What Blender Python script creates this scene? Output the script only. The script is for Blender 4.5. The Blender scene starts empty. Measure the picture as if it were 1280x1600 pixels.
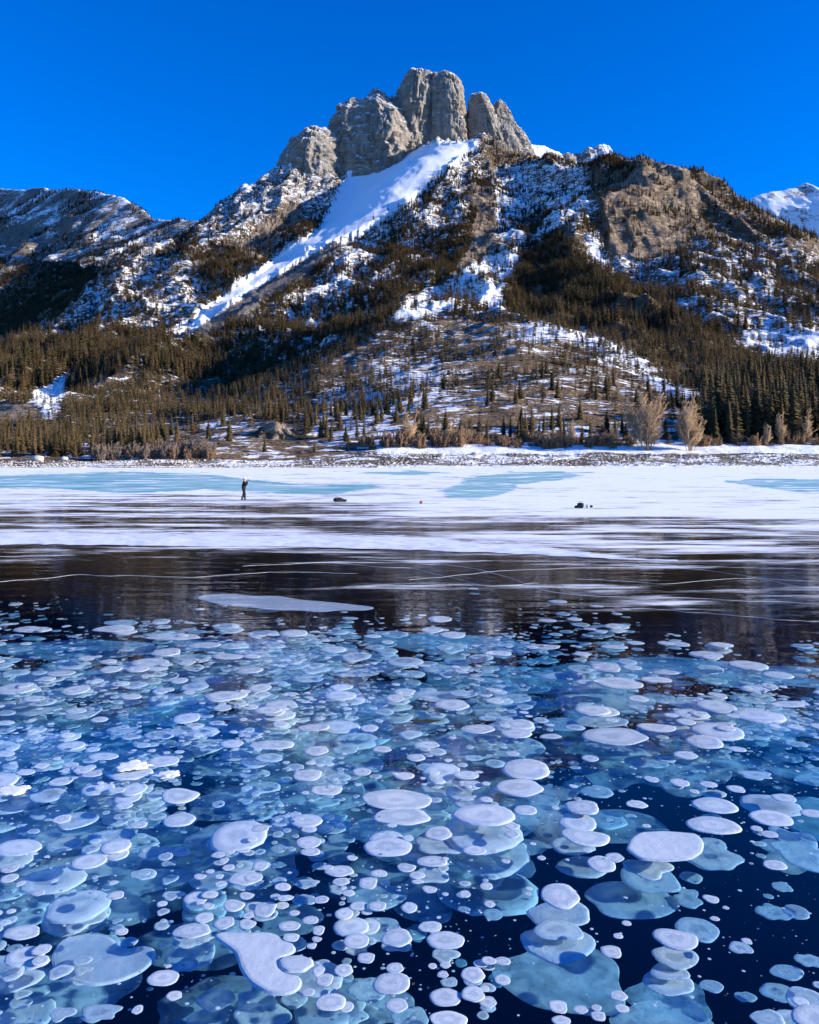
import bpy, bmesh, math, random
import numpy as np
from mathutils import Vector, Matrix

# ------------------------------------------------------------------ camera, sky, sun, exposure
F, U0, VH, HC = 1250.0, 640.0, 715.0, 3.3          # focal length in photo pixels, optical axis, horizon row, eye height
SC = bpy.context.scene
COL = SC.collection
cd = bpy.data.cameras.new('camera'); cam = bpy.data.objects.new('camera', cd); COL.objects.link(cam)
cam.location = (0, 0, HC); cam.rotation_euler = (math.pi/2, 0, 0)
cd.sensor_fit = 'VERTICAL'; cd.sensor_height = 36.0; cd.lens = F/1600*36.0
cd.shift_y = -(800-VH)/1600.0
cd.clip_start = 0.1; cd.clip_end = 30000
SC.camera = cam

SUN_EL = math.radians(18); SUN_AZ = math.radians(97)   # azimuth from +Y (view direction) clockwise: from the right, a little behind the camera
sdir = Vector((math.sin(SUN_AZ)*math.cos(SUN_EL), math.cos(SUN_AZ)*math.cos(SUN_EL), math.sin(SUN_EL)))
W = bpy.data.worlds.new('World'); SC.world = W; W.use_nodes = True
nt = W.node_tree; nt.nodes.clear()
sky = nt.nodes.new('ShaderNodeTexSky'); sky.sky_type = 'NISHITA'; sky.sun_disc = False
sky.sun_elevation = SUN_EL; sky.sun_rotation = SUN_AZ
sky.altitude = 1300; sky.air_density = 1.0; sky.dust_density = 0.0; sky.ozone_density = 5.0
hsv = nt.nodes.new('ShaderNodeHueSaturation'); hsv.inputs['Saturation'].default_value = 1.6; hsv.inputs['Hue'].default_value = 0.518; hsv.inputs['Value'].default_value = 1.15
bg = nt.nodes.new('ShaderNodeBackground'); bg.inputs['Strength'].default_value = 0.125
wo = nt.nodes.new('ShaderNodeOutputWorld')
nt.links.new(sky.outputs[0], hsv.inputs['Color']); nt.links.new(hsv.outputs[0], bg.inputs[0]); nt.links.new(bg.outputs[0], wo.inputs[0])
sl = bpy.data.lights.new('sun', 'SUN'); sl.energy = 5.0; sl.angle = math.radians(0.5); sl.color = (1.0, 0.92, 0.79)
sun = bpy.data.objects.new('sun', sl); COL.objects.link(sun)
sun.rotation_euler = (-sdir).to_track_quat('-Z', 'Y').to_euler(); sun.location = (50, -30, 60)

SC.view_settings.view_transform = 'Standard'; SC.view_settings.look = 'None'
SC.view_settings.exposure = 0.92; SC.view_settings.gamma = 1.0
SC.render.engine = 'CYCLES'
SC.cycles.use_denoising = True
SC.cycles.use_adaptive_sampling = True; SC.cycles.adaptive_threshold = 0.035
SC.cycles.transparent_max_bounces = 18
SC.cycles.max_bounces = 6; SC.cycles.diffuse_bounces = 1; SC.cycles.glossy_bounces = 2
SC.cycles.volume_bounces = 0

# ------------------------------------------------------------------ helpers
rng = np.random.default_rng(7)
random.seed(7)

def wpt(u, v, Y):
    return ((u-U0)/F*Y, Y, HC+(VH-v)/F*Y)
def on_plane(u, v, z=0.0):
    Y = (HC-z)*F/(v-VH)
    return ((u-U0)/F*Y, Y, z)

_P = np.random.default_rng(3).permutation(1024)
_P = np.concatenate([_P, _P, _P])
_G = np.random.default_rng(4).uniform(-1, 1, (1024, 3)); _G /= np.linalg.norm(_G, axis=1)[:, None]
def perlin(x, y, z=None, seed=0):
    x = np.asarray(x, float)+seed*37.13; y = np.asarray(y, float)+seed*11.7
    z = np.full_like(x, seed*5.31+0.5) if z is None else np.asarray(z, float)+seed*7.9
    xi = np.floor(x).astype(int); yi = np.floor(y).astype(int); zi = np.floor(z).astype(int)
    xf = x-xi; yf = y-yi; zf = z-zi
    w = [t*t*t*(t*(t*6-15)+10) for t in (xf, yf, zf)]
    r = 0
    for a in (0, 1):
        for b in (0, 1):
            for c in (0, 1):
                h = _P[(_P[(_P[(xi+a) & 1023]+yi+b) & 1023]+zi+c) & 1023]
                g = _G[h]
                d = g[..., 0]*(xf-a)+g[..., 1]*(yf-b)+g[..., 2]*(zf-c)
                r = r+d*(w[0] if a else 1-w[0])*(w[1] if b else 1-w[1])*(w[2] if c else 1-w[2])
    return r*1.5
def fbm(x, y, z=None, octv=5, gain=0.5, lac=2.0, seed=0):
    r = 0; a = 1.0; f = 1.0
    for i in range(octv):
        r = r+a*perlin(np.asarray(x)*f, np.asarray(y)*f, None if z is None else np.asarray(z)*f, seed+i)
        a *= gain; f *= lac
    return r
def ridged(x, y, z=None, octv=5, gain=0.5, seed=0):
    r = 0; a = 1.0; f = 1.0
    for i in range(octv):
        n = 1-np.abs(perlin(np.asarray(x)*f, np.asarray(y)*f, None if z is None else np.asarray(z)*f, seed+i))*1.6
        r = r+a*n; a *= gain; f *= 2.0
    return r
def sstep(a, b, x):
    t = np.clip((x-a)/(b-a), 0, 1); return t*t*(3-2*t)

def tag(o, label=None, cat=None, group=None, kind=None):
    if label: o['label'] = label
    if cat: o['category'] = cat
    if group: o['group'] = group
    if kind: o['kind'] = kind
    return o
def empty(name, loc, rz=0):
    o = bpy.data.objects.new(name, None); COL.objects.link(o); o.location = loc; o.rotation_euler = (0, 0, rz); o.empty_display_size = 0.2
    return o
def mesh_np(name, verts, faces, mat=None, smooth=True):
    """verts (N,3) array; faces: (M,k) int array, or list of such arrays."""
    me = bpy.data.meshes.new(name)
    fl = faces if isinstance(faces, list) else [faces]
    fl = [np.asarray(f, np.int32) for f in fl if len(f)]
    verts = np.asarray(verts, np.float32)
    me.vertices.add(len(verts)); me.vertices.foreach_set('co', verts.ravel())
    if fl:
        loops = np.concatenate([f.ravel() for f in fl])
        tot = np.concatenate([np.full(len(f), f.shape[1], np.int32) for f in fl])
        st = np.concatenate([[0], np.cumsum(tot)[:-1]]).astype(np.int32)
        me.loops.add(len(loops)); me.loops.foreach_set('vertex_index', loops)
        me.polygons.add(len(tot)); me.polygons.foreach_set('loop_start', st); me.polygons.foreach_set('loop_total', tot)
        if smooth: me.polygons.foreach_set('use_smooth', np.ones(len(tot), bool))
    me.update(calc_edges=True)
    if mat: me.materials.append(mat)
    return me
def link(name, me, parent=None, loc=None):
    o = bpy.data.objects.new(name, me); COL.objects.link(o)
    if parent: o.parent = parent
    if loc is not None: o.location = loc
    return o
def fattr(me, name, data):
    a = me.attributes.new(name, 'FLOAT', 'POINT'); a.data.foreach_set('value', np.asarray(data, np.float32))
def cattr(me, name, rgb):
    a = me.attributes.new(name, 'FLOAT_COLOR', 'POINT')
    d = np.ones((len(rgb), 4), np.float32); d[:, :3] = rgb
    a.data.foreach_set('color', d.ravel())
def grid_faces(nr, nc, wrap=False):
    i = np.arange(nr-1)[:, None]; j = np.arange(nc if wrap else nc-1)[None, :]
    j2 = (j+1) % nc
    return np.stack([i*nc+j, i*nc+j2, (i+1)*nc+j2, (i+1)*nc+j], -1).reshape(-1, 4)

class NT:
    def __init__(s, name):
        s.m = bpy.data.materials.new(name); s.m.use_nodes = True; s.t = s.m.node_tree; s.t.nodes.clear()
        s.out = s.n('ShaderNodeOutputMaterial')
    def n(s, t, **k):
        nd = s.t.nodes.new(t)
        for a, b in k.items(): setattr(nd, a, b)
        return nd
    def l(s, a, b): s.t.links.new(a, b)
    def val(s, sock, x):
        if hasattr(x, 'is_output'): s.l(x, sock)
        else: sock.default_value = x
    def math(s, op, a, b=0.0, c=0.0, clamp=False):
        nd = s.n('ShaderNodeMath', operation=op, use_clamp=clamp)
        for i, x in enumerate((a, b, c)): s.val(nd.inputs[i], x)
        return nd.outputs[0]
    def mix(s, f, a, b):
        nd = s.n('ShaderNodeMix', data_type='RGBA'); s.val(nd.inputs[0], f)
        for i, x in ((6, a), (7, b)):
            s.val(nd.inputs[i], x if hasattr(x, 'is_output') else (*x, 1))
        return nd.outputs[2]
    def attr(s, name, typ='GEOMETRY'):
        return s.n('ShaderNodeAttribute', attribute_name=name, attribute_type=typ)
    def coord(s, scale=(1, 1, 1), which='Object'):
        tc = s.n('ShaderNodeTexCoord'); mp = s.n('ShaderNodeMapping'); mp.inputs['Scale'].default_value = scale
        s.l(tc.outputs[which], mp.inputs['Vector']); return mp.outputs[0]
    def noise(s, vec, scale, detail=4, rough=0.55, dist=0.0):
        nd = s.n('ShaderNodeTexNoise'); s.l(vec, nd.inputs['Vector'])
        nd.inputs['Scale'].default_value = scale; nd.inputs['Detail'].default_value = detail
        nd.inputs['Roughness'].default_value = rough; nd.inputs['Distortion'].default_value = dist
        return nd.outputs['Fac']
    def mr(s, x, a, b, c=0.0, d=1.0, smooth=True):
        nd = s.n('ShaderNodeMapRange', interpolation_type='SMOOTHSTEP' if smooth else 'LINEAR')
        for i, q in enumerate((x, a, b, c, d)): s.val(nd.inputs[i], q)
        return nd.outputs[0]
    def bump(s, h, strength, dist):
        nd = s.n('ShaderNodeBump'); s.val(nd.inputs['Strength'], strength); s.val(nd.inputs['Distance'], dist); s.l(h, nd.inputs['Height']); return nd.outputs[0]
    def pbsdf(s, col, rough=0.9, spec=0.2, normal=None, **k):
        nd = s.n('ShaderNodeBsdfPrincipled')
        s.val(nd.inputs['Base Color'], col if hasattr(col, 'is_output') else (*col, 1)); s.val(nd.inputs['Roughness'], rough)
        nd.inputs['Specular IOR Level'].default_value = spec
        if normal is not None: s.l(normal, nd.inputs['Normal'])
        for a, b in k.items(): s.val(nd.inputs[a], b)
        return nd.outputs[0]
    def mixsh(s, f, a, b):
        nd = s.n('ShaderNodeMixShader'); s.val(nd.inputs[0], f); s.l(a, nd.inputs[1]); s.l(b, nd.inputs[2]); return nd.outputs[0]
    def done(s, sh):
        s.l(sh, s.out.inputs['Surface']); return s.m

def simple(name, col, rough=0.8, var=0.0, scale=5.0, spec=0.3):
    q = NT(name)
    if var:
        n = q.noise(q.coord(), scale, 4)
        c = q.mix(n, tuple(x*(1-var) for x in col), tuple(min(1, x*(1+var)) for x in col))
    else: c = col
    return q.done(q.pbsdf(c, rough, spec))

# ------------------------------------------------------------------ maps of the slope cover (snow, scree, rock, forest)
MU0, MV0, MST = -420, 40, 2.0
MW, MH = int(2100/MST), int(720/MST)
_gu, _gv = np.meshgrid(MU0+np.arange(MW)*MST, MV0+np.arange(MH)*MST)
_wu = _gu+12*fbm(_gu/60, _gv/60, octv=4, seed=31)
_wv = _gv+9*fbm(_gu/60, _gv/60, octv=4, seed=41)
def inpoly(poly, x, y):
    r = np.zeros(x.shape, bool); n = len(poly)
    for i in range(n):
        x1, y1 = poly[i]; x2, y2 = poly[(i+1) % n]
        if y1 == y2: continue
        c = ((y1 > y) != (y2 > y)) & (x < (x2-x1)*(y-y1)/(y2-y1)+x1)
        r ^= c
    return r
def blur(a, k):
    for ax in (0, 1):
        p = np.pad(a, [(k, k) if i == ax else (0, 0) for i in (0, 1)], 'edge')
        c = np.cumsum(p, axis=ax); c = np.concatenate([np.zeros_like(np.take(c, [0], ax)), c], ax)
        n = a.shape[ax]
        a = (np.take(c, np.arange(2*k+1, 2*k+1+n), ax)-np.take(c, np.arange(n), ax))/(2*k+1)
    return a
def make_map(default, polys, k=2):
    m = np.full(_gu.shape, float(default))
    for val, p in polys:
        k_ = 0.3 if (p is P_gully or p is P_scree) else 1.0
        m[inpoly(p, _gu+(_wu-_gu)*k_, _gv+(_wv-_gv)*k_)] = val
    return blur(m, k)
def samp(m, u, v):
    i = np.clip(((v-MV0)/MST).astype(int), 0, MH-1); j = np.clip(((u-MU0)/MST).astype(int), 0, MW-1)
    return m[i, j]

P_gully = [(268,523),(300,502),(347,460),(420,414),(500,352),(525,305),(550,258),(600,228),(670,226),(738,213),(744,226),(700,262),(655,300),(600,335),(560,356),(515,378),(420,437),(367,470),(305,514)]
P_scree = [(303,515),(367,470),(420,437),(515,378),(535,380),(475,430),(420,468),(360,506),(325,523)]
P_bench = [(790,478),(800,420),(830,385),(875,360),(930,415),(960,432),(1050,470),(1130,530),(1190,550),(1280,565),(1680,590),(1680,705),(1100,705),(1105,636),(1060,604),(1000,556),(930,522),(870,508),(820,490)]
P_knoll = [(470,690),(500,610),(560,560),(620,515),(700,492),(800,488),(870,508),(1000,553),(1110,642),(1000,690),(600,692)]
P_cliffb = [(945,335),(958,295),(995,268),(1045,252),(1080,260),(1092,300),(1098,340),(1096,368),(1050,388),(1000,402),(955,392)]
forest_map = make_map(0.35, [
    (0.06, [(-420,40),(1680,40),(1680,330),(1280,330),(1060,240),(880,225),(740,212),(600,225),(520,250),(440,262),(300,345),(-420,500)]),
    (1.0, [(-420,420),(-50,405),(150,408),(160,450),(100,500),(60,520),(-420,560)]),
    (0.25, [(60,515),(130,452),(200,392),(300,345),(440,262),(525,240),(525,300),(500,345),(400,420),(280,515),(200,520),(120,540)]),
    (1.0, [(235,395),(300,362),(330,372),(400,405),(330,450),(300,430),(330,410),(250,400)]),
    (0.9, [(290,508),(330,450),(400,410),(440,380),(500,325),(525,300),(500,350),(400,425),(310,500)]),
    (1.0, [(-420,560),(60,530),(140,500),(230,520),(270,530),(330,522),(420,500),(470,545),(505,600),(480,662),(300,655),(200,650),(120,655),(60,625),(-420,640)]),
    (1.0, [(-420,652),(120,650),(215,655),(262,668),(262,690),(205,716),(-420,716)]),
    (0.12, [(52,610),(95,590),(118,596),(85,630),(75,660),(52,655)]),
    (0.0, [(-420,632),(62,632),(66,658),(-420,660)]),
    (0.08, [(205,648),(300,655),(420,655),(440,690),(300,692),(262,675)]),
    (0.8, [(330,522),(515,380),(660,300),(745,228),(765,300),(720,400),(600,470),(480,560),(420,520)]),
    (0.12, [(745,290),(778,300),(755,400),(700,430),(722,372)]),
    (1.0, [(590,480),(630,410),(700,340),(742,290),(738,380),(700,440),(620,500),(520,570),(500,610),(460,570)]),
    (0.5, [(478,545),(470,480),(520,400),(560,380),(570,420),(520,490)]),
    (0.22, [(700,425),(790,385),(865,450),(860,470),(700,482),(610,492),(640,465)]),
    (0.45, [(765,235),(930,235),(930,330),(870,365),(800,400),(765,340)]),
    (0.9, [(835,240),(900,230),(1000,258),(985,275),(900,262)]),
    (0.8, [(800,330),(850,290),(870,350),(820,385)]),
    (0.5, [(930,400),(1110,370),(1300,385),(1680,480),(1680,560),(1280,560),(1130,535),(1050,472),(960,432)]),
    (1.0, P_bench), (0.8, P_knoll),
    (0.4, [(690,500),(850,505),(900,540),(820,560),(700,545)]),
    (0.55, [(640,640),(760,635),(985,615),(1000,700),(560,700)]),
    (0.16, P_cliffb), (0.55, [(1050,252),(1085,255),(1280,372),(1680,500),(1680,540),(1280,400),(1115,305)]),
    (0.0, P_scree), (0.0, P_gully),
    (0.0, [(265,693),(1680,688),(1680,760),(-420,760),(-420,713),(265,713)])], 1)
snow_map = make_map(0.42, [
    (0.62, [(-420,40),(1680,40),(1680,300),(1060,200),(880,210),(740,205),(600,225),(520,260),(440,280),(300,345),(-420,500)]),
    (0.58, [(60,515),(130,452),(200,392),(300,345),(440,262),(525,240),(525,300),(500,345),(400,420),(280,515),(200,520),(120,540)]),
    (0.25, [(300,410),(380,370),(460,320),(480,340),(420,390),(330,450)]),
    (0.60, [(330,522),(515,380),(660,300),(745,228),(765,300),(720,400),(600,470),(480,560),(420,520)]),
    (0.66, [(400,545),(470,470),(520,400),(560,385),(520,480),(450,545),(400,570)]),
    (0.15, [(745,290),(778,300),(755,400),(700,430),(722,372)]),
    (0.66, [(770,255),(920,245),(930,330),(870,365),(800,400),(765,340)]),
    (0.78, [(640,465),(760,395),(800,395),(870,450),(860,475),(700,486),(600,495)]),
    (0.56, [(930,400),(1110,370),(1300,385),(1680,480),(1680,560),(1280,560),(1130,535),(1050,472),(960,432)]),
    (0.75, [(1150,520),(1230,490),(1330,480),(1330,560),(1200,560)]),
    (0.30, P_bench), (0.45, P_knoll),
    (0.80, [(800,512),(870,508),(960,528),(1040,580),(1105,636),(1060,625),(960,560),(880,530),(800,530)]),
    (0.62, [(480,680),(500,620),(600,580),(700,560),(720,590),(640,640),(560,680)]),
    (0.40, [(700,540),(860,540),(880,590),(800,600),(700,590)]),
    (0.2, P_cliffb), (0.9, [(918,360),(938,365),(942,415),(920,425)]),
    (0.85, [(52,610),(95,590),(118,596),(85,630),(75,660),(52,655)]),
    (0.0, [(-420,632),(62,632),(66,658),(-420,660)]),
    (0.45, [(205,648),(300,655),(420,655),(440,690),(300,692),(262,675)]),
    (0.0, P_scree), (1.25, P_gully), (0.0, P_scree)], 4)
snow_map = np.where(snow_map < 0.95, np.clip(snow_map-0.09, 0, 1), snow_map)
rock_map = make_map(0.15, [      # bare stone instead of soil
    (0.8, [(-420,40),(1680,40),(1680,330),(1280,330),(1060,240),(880,240),(740,225),(600,240),(520,300),(440,320),(300,380),(-420,500)]),
    (0.9, [(300,410),(380,370),(460,320),(480,340),(420,390),(330,450)]),
    (0.85, [(745,280),(785,300),(765,400),(700,440),(712,372)]), (1.0, [(-420,632),(62,632),(66,658),(-420,660)]),
    (1.0, P_cliffb), (1.0, P_scree)], 2)
warm_map = make_map(0.35, [(1.0, P_cliffb), (0.8, [(745,280),(785,300),(765,400),(700,440),(712,372)]), (0.9, P_knoll), (1.0, [(-420,632),(62,632),(66,658),(-420,660)]),
    (0.7, [(930,400),(1110,370),(1300,385),(1680,480),(1680,560),(1280,560),(1130,535),(1050,472),(960,432)]), (0.05, P_scree)], 4)

# ------------------------------------------------------------------ main mountain height field
CP = []
def cp(*pts): CP.extend(pts)
for u in (-500,-250,0,150,300,450,600,750,900,1050,1200,1350,1550,1780):     # shore
    cp((u,734.5,238),(u,731,262))
    if u >= 600: cp((u,703,292),(u,690,312))
    elif u >= 250: cp((u,722,285),(u,702,305),(u,690,330))
    else: cp((u,719,290),(u,706,320),(u,694,380))
cp((-500,600,900),(-500,570,1300),(-500,610,1700),(-500,430,2400),(-500,500,3000),
   (-250,590,850),(-250,560,1250),(-250,600,1600),(-250,418,2750),(-250,470,3100),
   (0,655,520),(0,631,590),(0,600,800),(0,565,1100),(0,548,1280),(0,565,1480),(0,480,2200),(0,410,2620),(0,450,2900),(0,470,3100),
   (100,650,520),(100,590,800),(100,530,1150),(100,482,1380),(100,505,1600),(100,412,2540),(100,450,2850),
   (60,512,1480),(130,452,1700),(200,392,1880),(300,346,2150),(370,300,2300),(440,262,2430),(520,215,2560),
   (200,440,2100),(200,520,2800),(300,400,2500),(440,330,2900),(560,300,3050),(300,500,3000),
   (200,660,480),(200,600,780),(200,530,1080),(200,455,1420),(250,420,1600),
   (300,672,430),(300,620,640),(300,560,900),(290,460,1450),(330,405,1720),(400,370,1900),(380,330,2100),(460,300,2250),(500,250,2480),
   (275,520,1150),(350,468,1430),(420,415,1740),(500,358,2080),(535,322,2240),(560,290,2370),(592,252,2530),(660,229,2560),
   (742,216,2400),(668,232,2370),(625,262,2170),(594,297,2000),(572,335,1850),(530,372,1720),(700,262,2080),(660,300,1930),(500,396,1560),(400,466,1230),(320,519,1000),(250,560,850),
   (600,400,1640),(545,440,1400),(490,500,1120),(440,535,950),(390,575,800),(380,630,560),
   (790,228,2380),(760,290,2000),(748,340,1720),(735,390,1430),(680,430,1250),(640,455,1130),(590,490,980),(520,555,740),(470,605,570),(440,650,420),(432,672,340),
   (540,640,430),(580,600,540),(640,498,760),(700,494,770),(780,492,770),(860,510,700),(940,525,650),(1000,560,570),(1060,602,480),(1102,634,400),
   (700,480,900),(700,455,1080),(780,500,900),(780,460,1080),(860,518,800),(860,475,1020),(940,530,740),(940,490,880),(1000,560,640),(1060,600,540),(1110,610,480),
   (780,420,1280),(800,385,1500),(830,350,1750),(850,300,2000),(880,262,2150),(800,300,2050),(820,250,2280),
   (870,425,1330),(930,450,1130),(1000,495,860),(1100,545,680),(1200,588,520),(1300,612,440),(1500,640,380),
   (650,570,510),(750,560,510),(850,560,510),(950,590,470),(700,630,370),(850,630,365),(980,650,345),(600,660,350),
   (860,240,2150),(930,246,2000),(985,268,1760),(1040,254,1780),(1085,262,1800),(1120,296,1740),(1180,331,1680),(1230,356,1620),(1280,381,1560),(1400,442,1420),(1600,520,1250),(1780,560,1100),
   (900,330,1600),(950,320,1560),(1040,298,1690),(1000,345,1500),(1090,335,1640),(950,395,1290),(1040,395,1390),(1110,372,1520),(1100,430,1130),(1200,425,1210),(1280,440,1190),(1150,485,900),(1280,490,930),(1240,545,680),(1400,530,860),(1600,600,560),
   (860,300,2600),(930,310,2500),(1040,330,2200),(1120,370,2150),(1230,430,2050),(1400,510,1800),(1600,580,1600),(1780,620,1400),
   (740,290,2700),(640,280,2750),(740,420,3100),(1000,450,3000),(1400,600,2500),(1780,650,2500),(1780,655,3100),(1300,600,3100),(440,450,3150))
CP = np.array(CP, float)
def dom(u, Y): return np.stack([(u-U0)/F, np.log(Y)], -1)
_c = dom(CP[:, 0], CP[:, 2])
_kc = 0.03
def kern(r2): return np.sqrt(r2+_kc*_kc)
_d2 = ((_c[:, None]-_c[None])**2).sum(-1)
_N = len(CP)
_A = np.zeros((_N+3, _N+3)); _A[:_N, :_N] = -kern(_d2)+np.eye(_N)*0.004; _A[:_N, _N] = 1; _A[:_N, _N+1:] = _c; _A[_N, :_N] = 1; _A[_N+1:, :_N] = _c.T
_w = np.linalg.solve(_A, np.concatenate([CP[:, 1], np.zeros(3)]))
def base_z(u, Y):
    u = np.asarray(u, float).ravel(); Y = np.asarray(Y, float).ravel(); out = np.empty(len(u))
    for s in range(0, len(u), 40000):
        p = dom(u[s:s+40000], Y[s:s+40000])
        d2 = (p[:, 0:1]-_c[None, :, 0])**2+(p[:, 1:2]-_c[None, :, 1])**2
        out[s:s+40000] = -kern(d2)@_w[:_N]+_w[_N]+p@_w[_N+1:]
    return HC+(VH-out)/F*Y
def ground_z(X, Y):
    X = np.asarray(X, float); Y = np.asarray(Y, float)
    u = U0+F*X/Y
    z = base_z(u, Y).reshape(X.shape)
    far = sstep(320, 1100, Y)
    wx = X+40*perlin(X/230, Y/230, seed=5); wy = Y+40*perlin(X/230, Y/230, seed=6)
    r = ridged(wx/170, wy/400, octv=5, gain=0.52, seed=50)-1.4
    f = fbm(X/45, Y/45, octv=5, gain=0.55, seed=60)
    v = VH-(z-HC)/Y*F
    cl = samp(rock_map, u, v); gl = samp(snow_map, u, v) > 1.0
    wmp = samp(warm_map, u, v)
    amp = np.where(gl, 0.18, 1.0)*np.where(wmp < 0.12, 0.25, 1.0)*np.interp(wmp, [0.5, 0.72, 1.0], [1.0, 0.75, 0.6])
    z = z+far*amp*(r*36+f*(6+8*cl))
    near = sstep(268, 300, Y)*(1-far)
    z = z+near*fbm(X/14, Y/14, octv=4, seed=70)*0.8+sstep(300, 420, Y)*(1-far)*fbm(X/40, Y/40, octv=4, seed=75)*3.5
    # broken strata on the bare cliffs
    st = np.where((cl > 0.75) & (wmp < 0.6), 1.0, 0.0)*far*amp
    z = z+st*3.5*np.abs(perlin(X/25, Y/25, z/18, seed=80))*np.sign(perlin(X/60, Y/60, seed=81))
    return z
NCOL, NROW = 800, 640
uu = np.linspace(-330, 1600, NCOL); yy = np.exp(np.linspace(math.log(238), math.log(3100), NROW))
UU, YY = np.meshgrid(uu, yy)
XX = (UU-U0)/F*YY
ZZ = ground_z(XX, YY)
VV = VH-(ZZ-HC)/YY*F
# terrain material: stone, soil, scree and patchy snow
def terrain_material(name, noise_scale=1.0):
    q = NT(name)
    A = q.attr('cover'); sp = q.n('ShaderNodeSeparateColor'); q.l(A.outputs['Color'], sp.inputs[0])
    snow, rock, warm = sp.outputs
    co = q.coord()
    nz = q.n('ShaderNodeSeparateXYZ'); g = q.n('ShaderNodeNewGeometry'); q.l(g.outputs['Normal'], nz.inputs[0])
    n1 = q.noise(q.coord((1, 1, 2.2)), 0.045*noise_scale, 8, 0.66, 0.4)
    n2 = q.noise(q.coord((0.6, 1, 2.0)), 0.22*noise_scale, 7, 0.68)
    n = q.math('ADD', q.math('MULTIPLY', n1, 0.42), q.math('MULTIPLY', n2, 0.58))
    s = q.math('ADD', snow, q.math('MULTIPLY', q.math('SUBTRACT', nz.outputs[2], 0.8), 0.35))
    s2 = q.mr(s, 0.0, 1.0, 0.30, 0.70, False)
    f = q.mr(q.math('SUBTRACT', s2, n), -0.02, 0.03)
    f = q.math('MULTIPLY', f, q.mr(snow, 0.02, 0.1))
    ns = q.math('ADD', q.math('MULTIPLY', q.noise(co, 0.11, 6, 0.7), 0.5), q.math('MULTIPLY', q.noise(co, 0.6, 4, 0.7), 0.5))
    soil = q.mix(q.mr(ns, 0.38, 0.63), (0.045, 0.033, 0.022), (0.24, 0.165, 0.095))
    soil = q.mix(q.mr(warm, 0.45, 1.0, 0.0, 0.75), soil, q.mix(q.mr(ns, 0.38, 0.63), (0.10, 0.066, 0.040), (0.40, 0.275, 0.165)))
    strat = q.noise(q.coord((0.7, 0.7, 0.9)), 0.075, 9, 0.74, 1.2)
    grey = q.mix(q.mr(strat, 0.3, 0.7), (0.12, 0.108, 0.1), (0.33, 0.30, 0.275))
    brown = q.mix(q.mr(strat, 0.3, 0.72), (0.20, 0.14, 0.095), (0.56, 0.42, 0.285))
    crk = q.mr(q.math('ABSOLUTE', q.math('SUBTRACT', q.noise(q.coord((1.0, 1.0, 0.35)), 0.045, 5, 0.6, 1.5), 0.5)), 0.0, 0.045)
    crk2 = q.mr(q.math('ABSOLUTE', q.math('SUBTRACT', q.noise(q.coord((0.3, 0.3, 1.6)), 0.06, 5, 0.6, 0.6), 0.5)), 0.0, 0.04)
    stone = q.mix(warm, grey, brown)
    stone = q.mix(q.math('MULTIPLY', q.math('SUBTRACT', 1.0, q.math('MULTIPLY', crk, crk2)), q.mr(warm, 0.1, 0.5, 0.0, 0.6)), stone, (0.07, 0.055, 0.045))
    gr = q.mix(q.mr(q.math('ADD', rock, q.math('MULTIPLY', q.math('SUBTRACT', n2, 0.5), 0.9)), 0.35, 0.6), soil, stone)
    col = q.mix(f, gr, (0.87, 0.885, 0.91))
    hb = q.math('ADD', q.math('ADD', q.math('MULTIPLY', q.noise(co, 0.16, 10, 0.72), 7.0), q.math('MULTIPLY', f, 0.5)), q.math('MULTIPLY', q.math('MULTIPLY', crk, crk2), q.math('MULTIPLY', rock, 3.0)))
    b = q.bump(hb, q.mr(f, 0.0, 1.0, 0.9, 0.3), 1.0)
    return q.done(q.pbsdf(col, 0.9, 0.15, b))
M_terrain = terrain_material('mountain_ground')
me = mesh_np('mountain', np.stack([XX, YY, ZZ], -1).reshape(-1, 3), grid_faces(NROW, NCOL), M_terrain)
sn = samp(snow_map, UU, VV); rk = samp(rock_map, UU, VV); wm = samp(warm_map, UU, VV)
cov = np.stack([sn, rk, wm], -1)
# shore strip: snow with stony band
sh = (YY < 330)
band = fbm(XX/16, YY/5, octv=4, seed=90)
bs = np.where(UU > 590, np.where((YY > 266) & (YY < 287), 0.42, np.where(YY < 303, 0.95, 0.45)), np.where((YY > 262) & (YY < 287), 0.42, 0.36))+0.25*band
cov[..., 0] = np.where(sh, np.clip(bs, 0, 1.2), cov[..., 0]); cov[..., 1] = np.where(sh, np.where(YY > 288, 0.1, 0.55), cov[..., 1]); cov[..., 2] = np.where(sh, np.where(YY > 288, 0.85, 0.45), cov[..., 2])
cattr(me, 'cover', cov.reshape(-1, 3))
mountain = tag(link('mountain', me), 'steep mountain of grey rock, dark forest and patchy snow above the lake', kind='structure')
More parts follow.
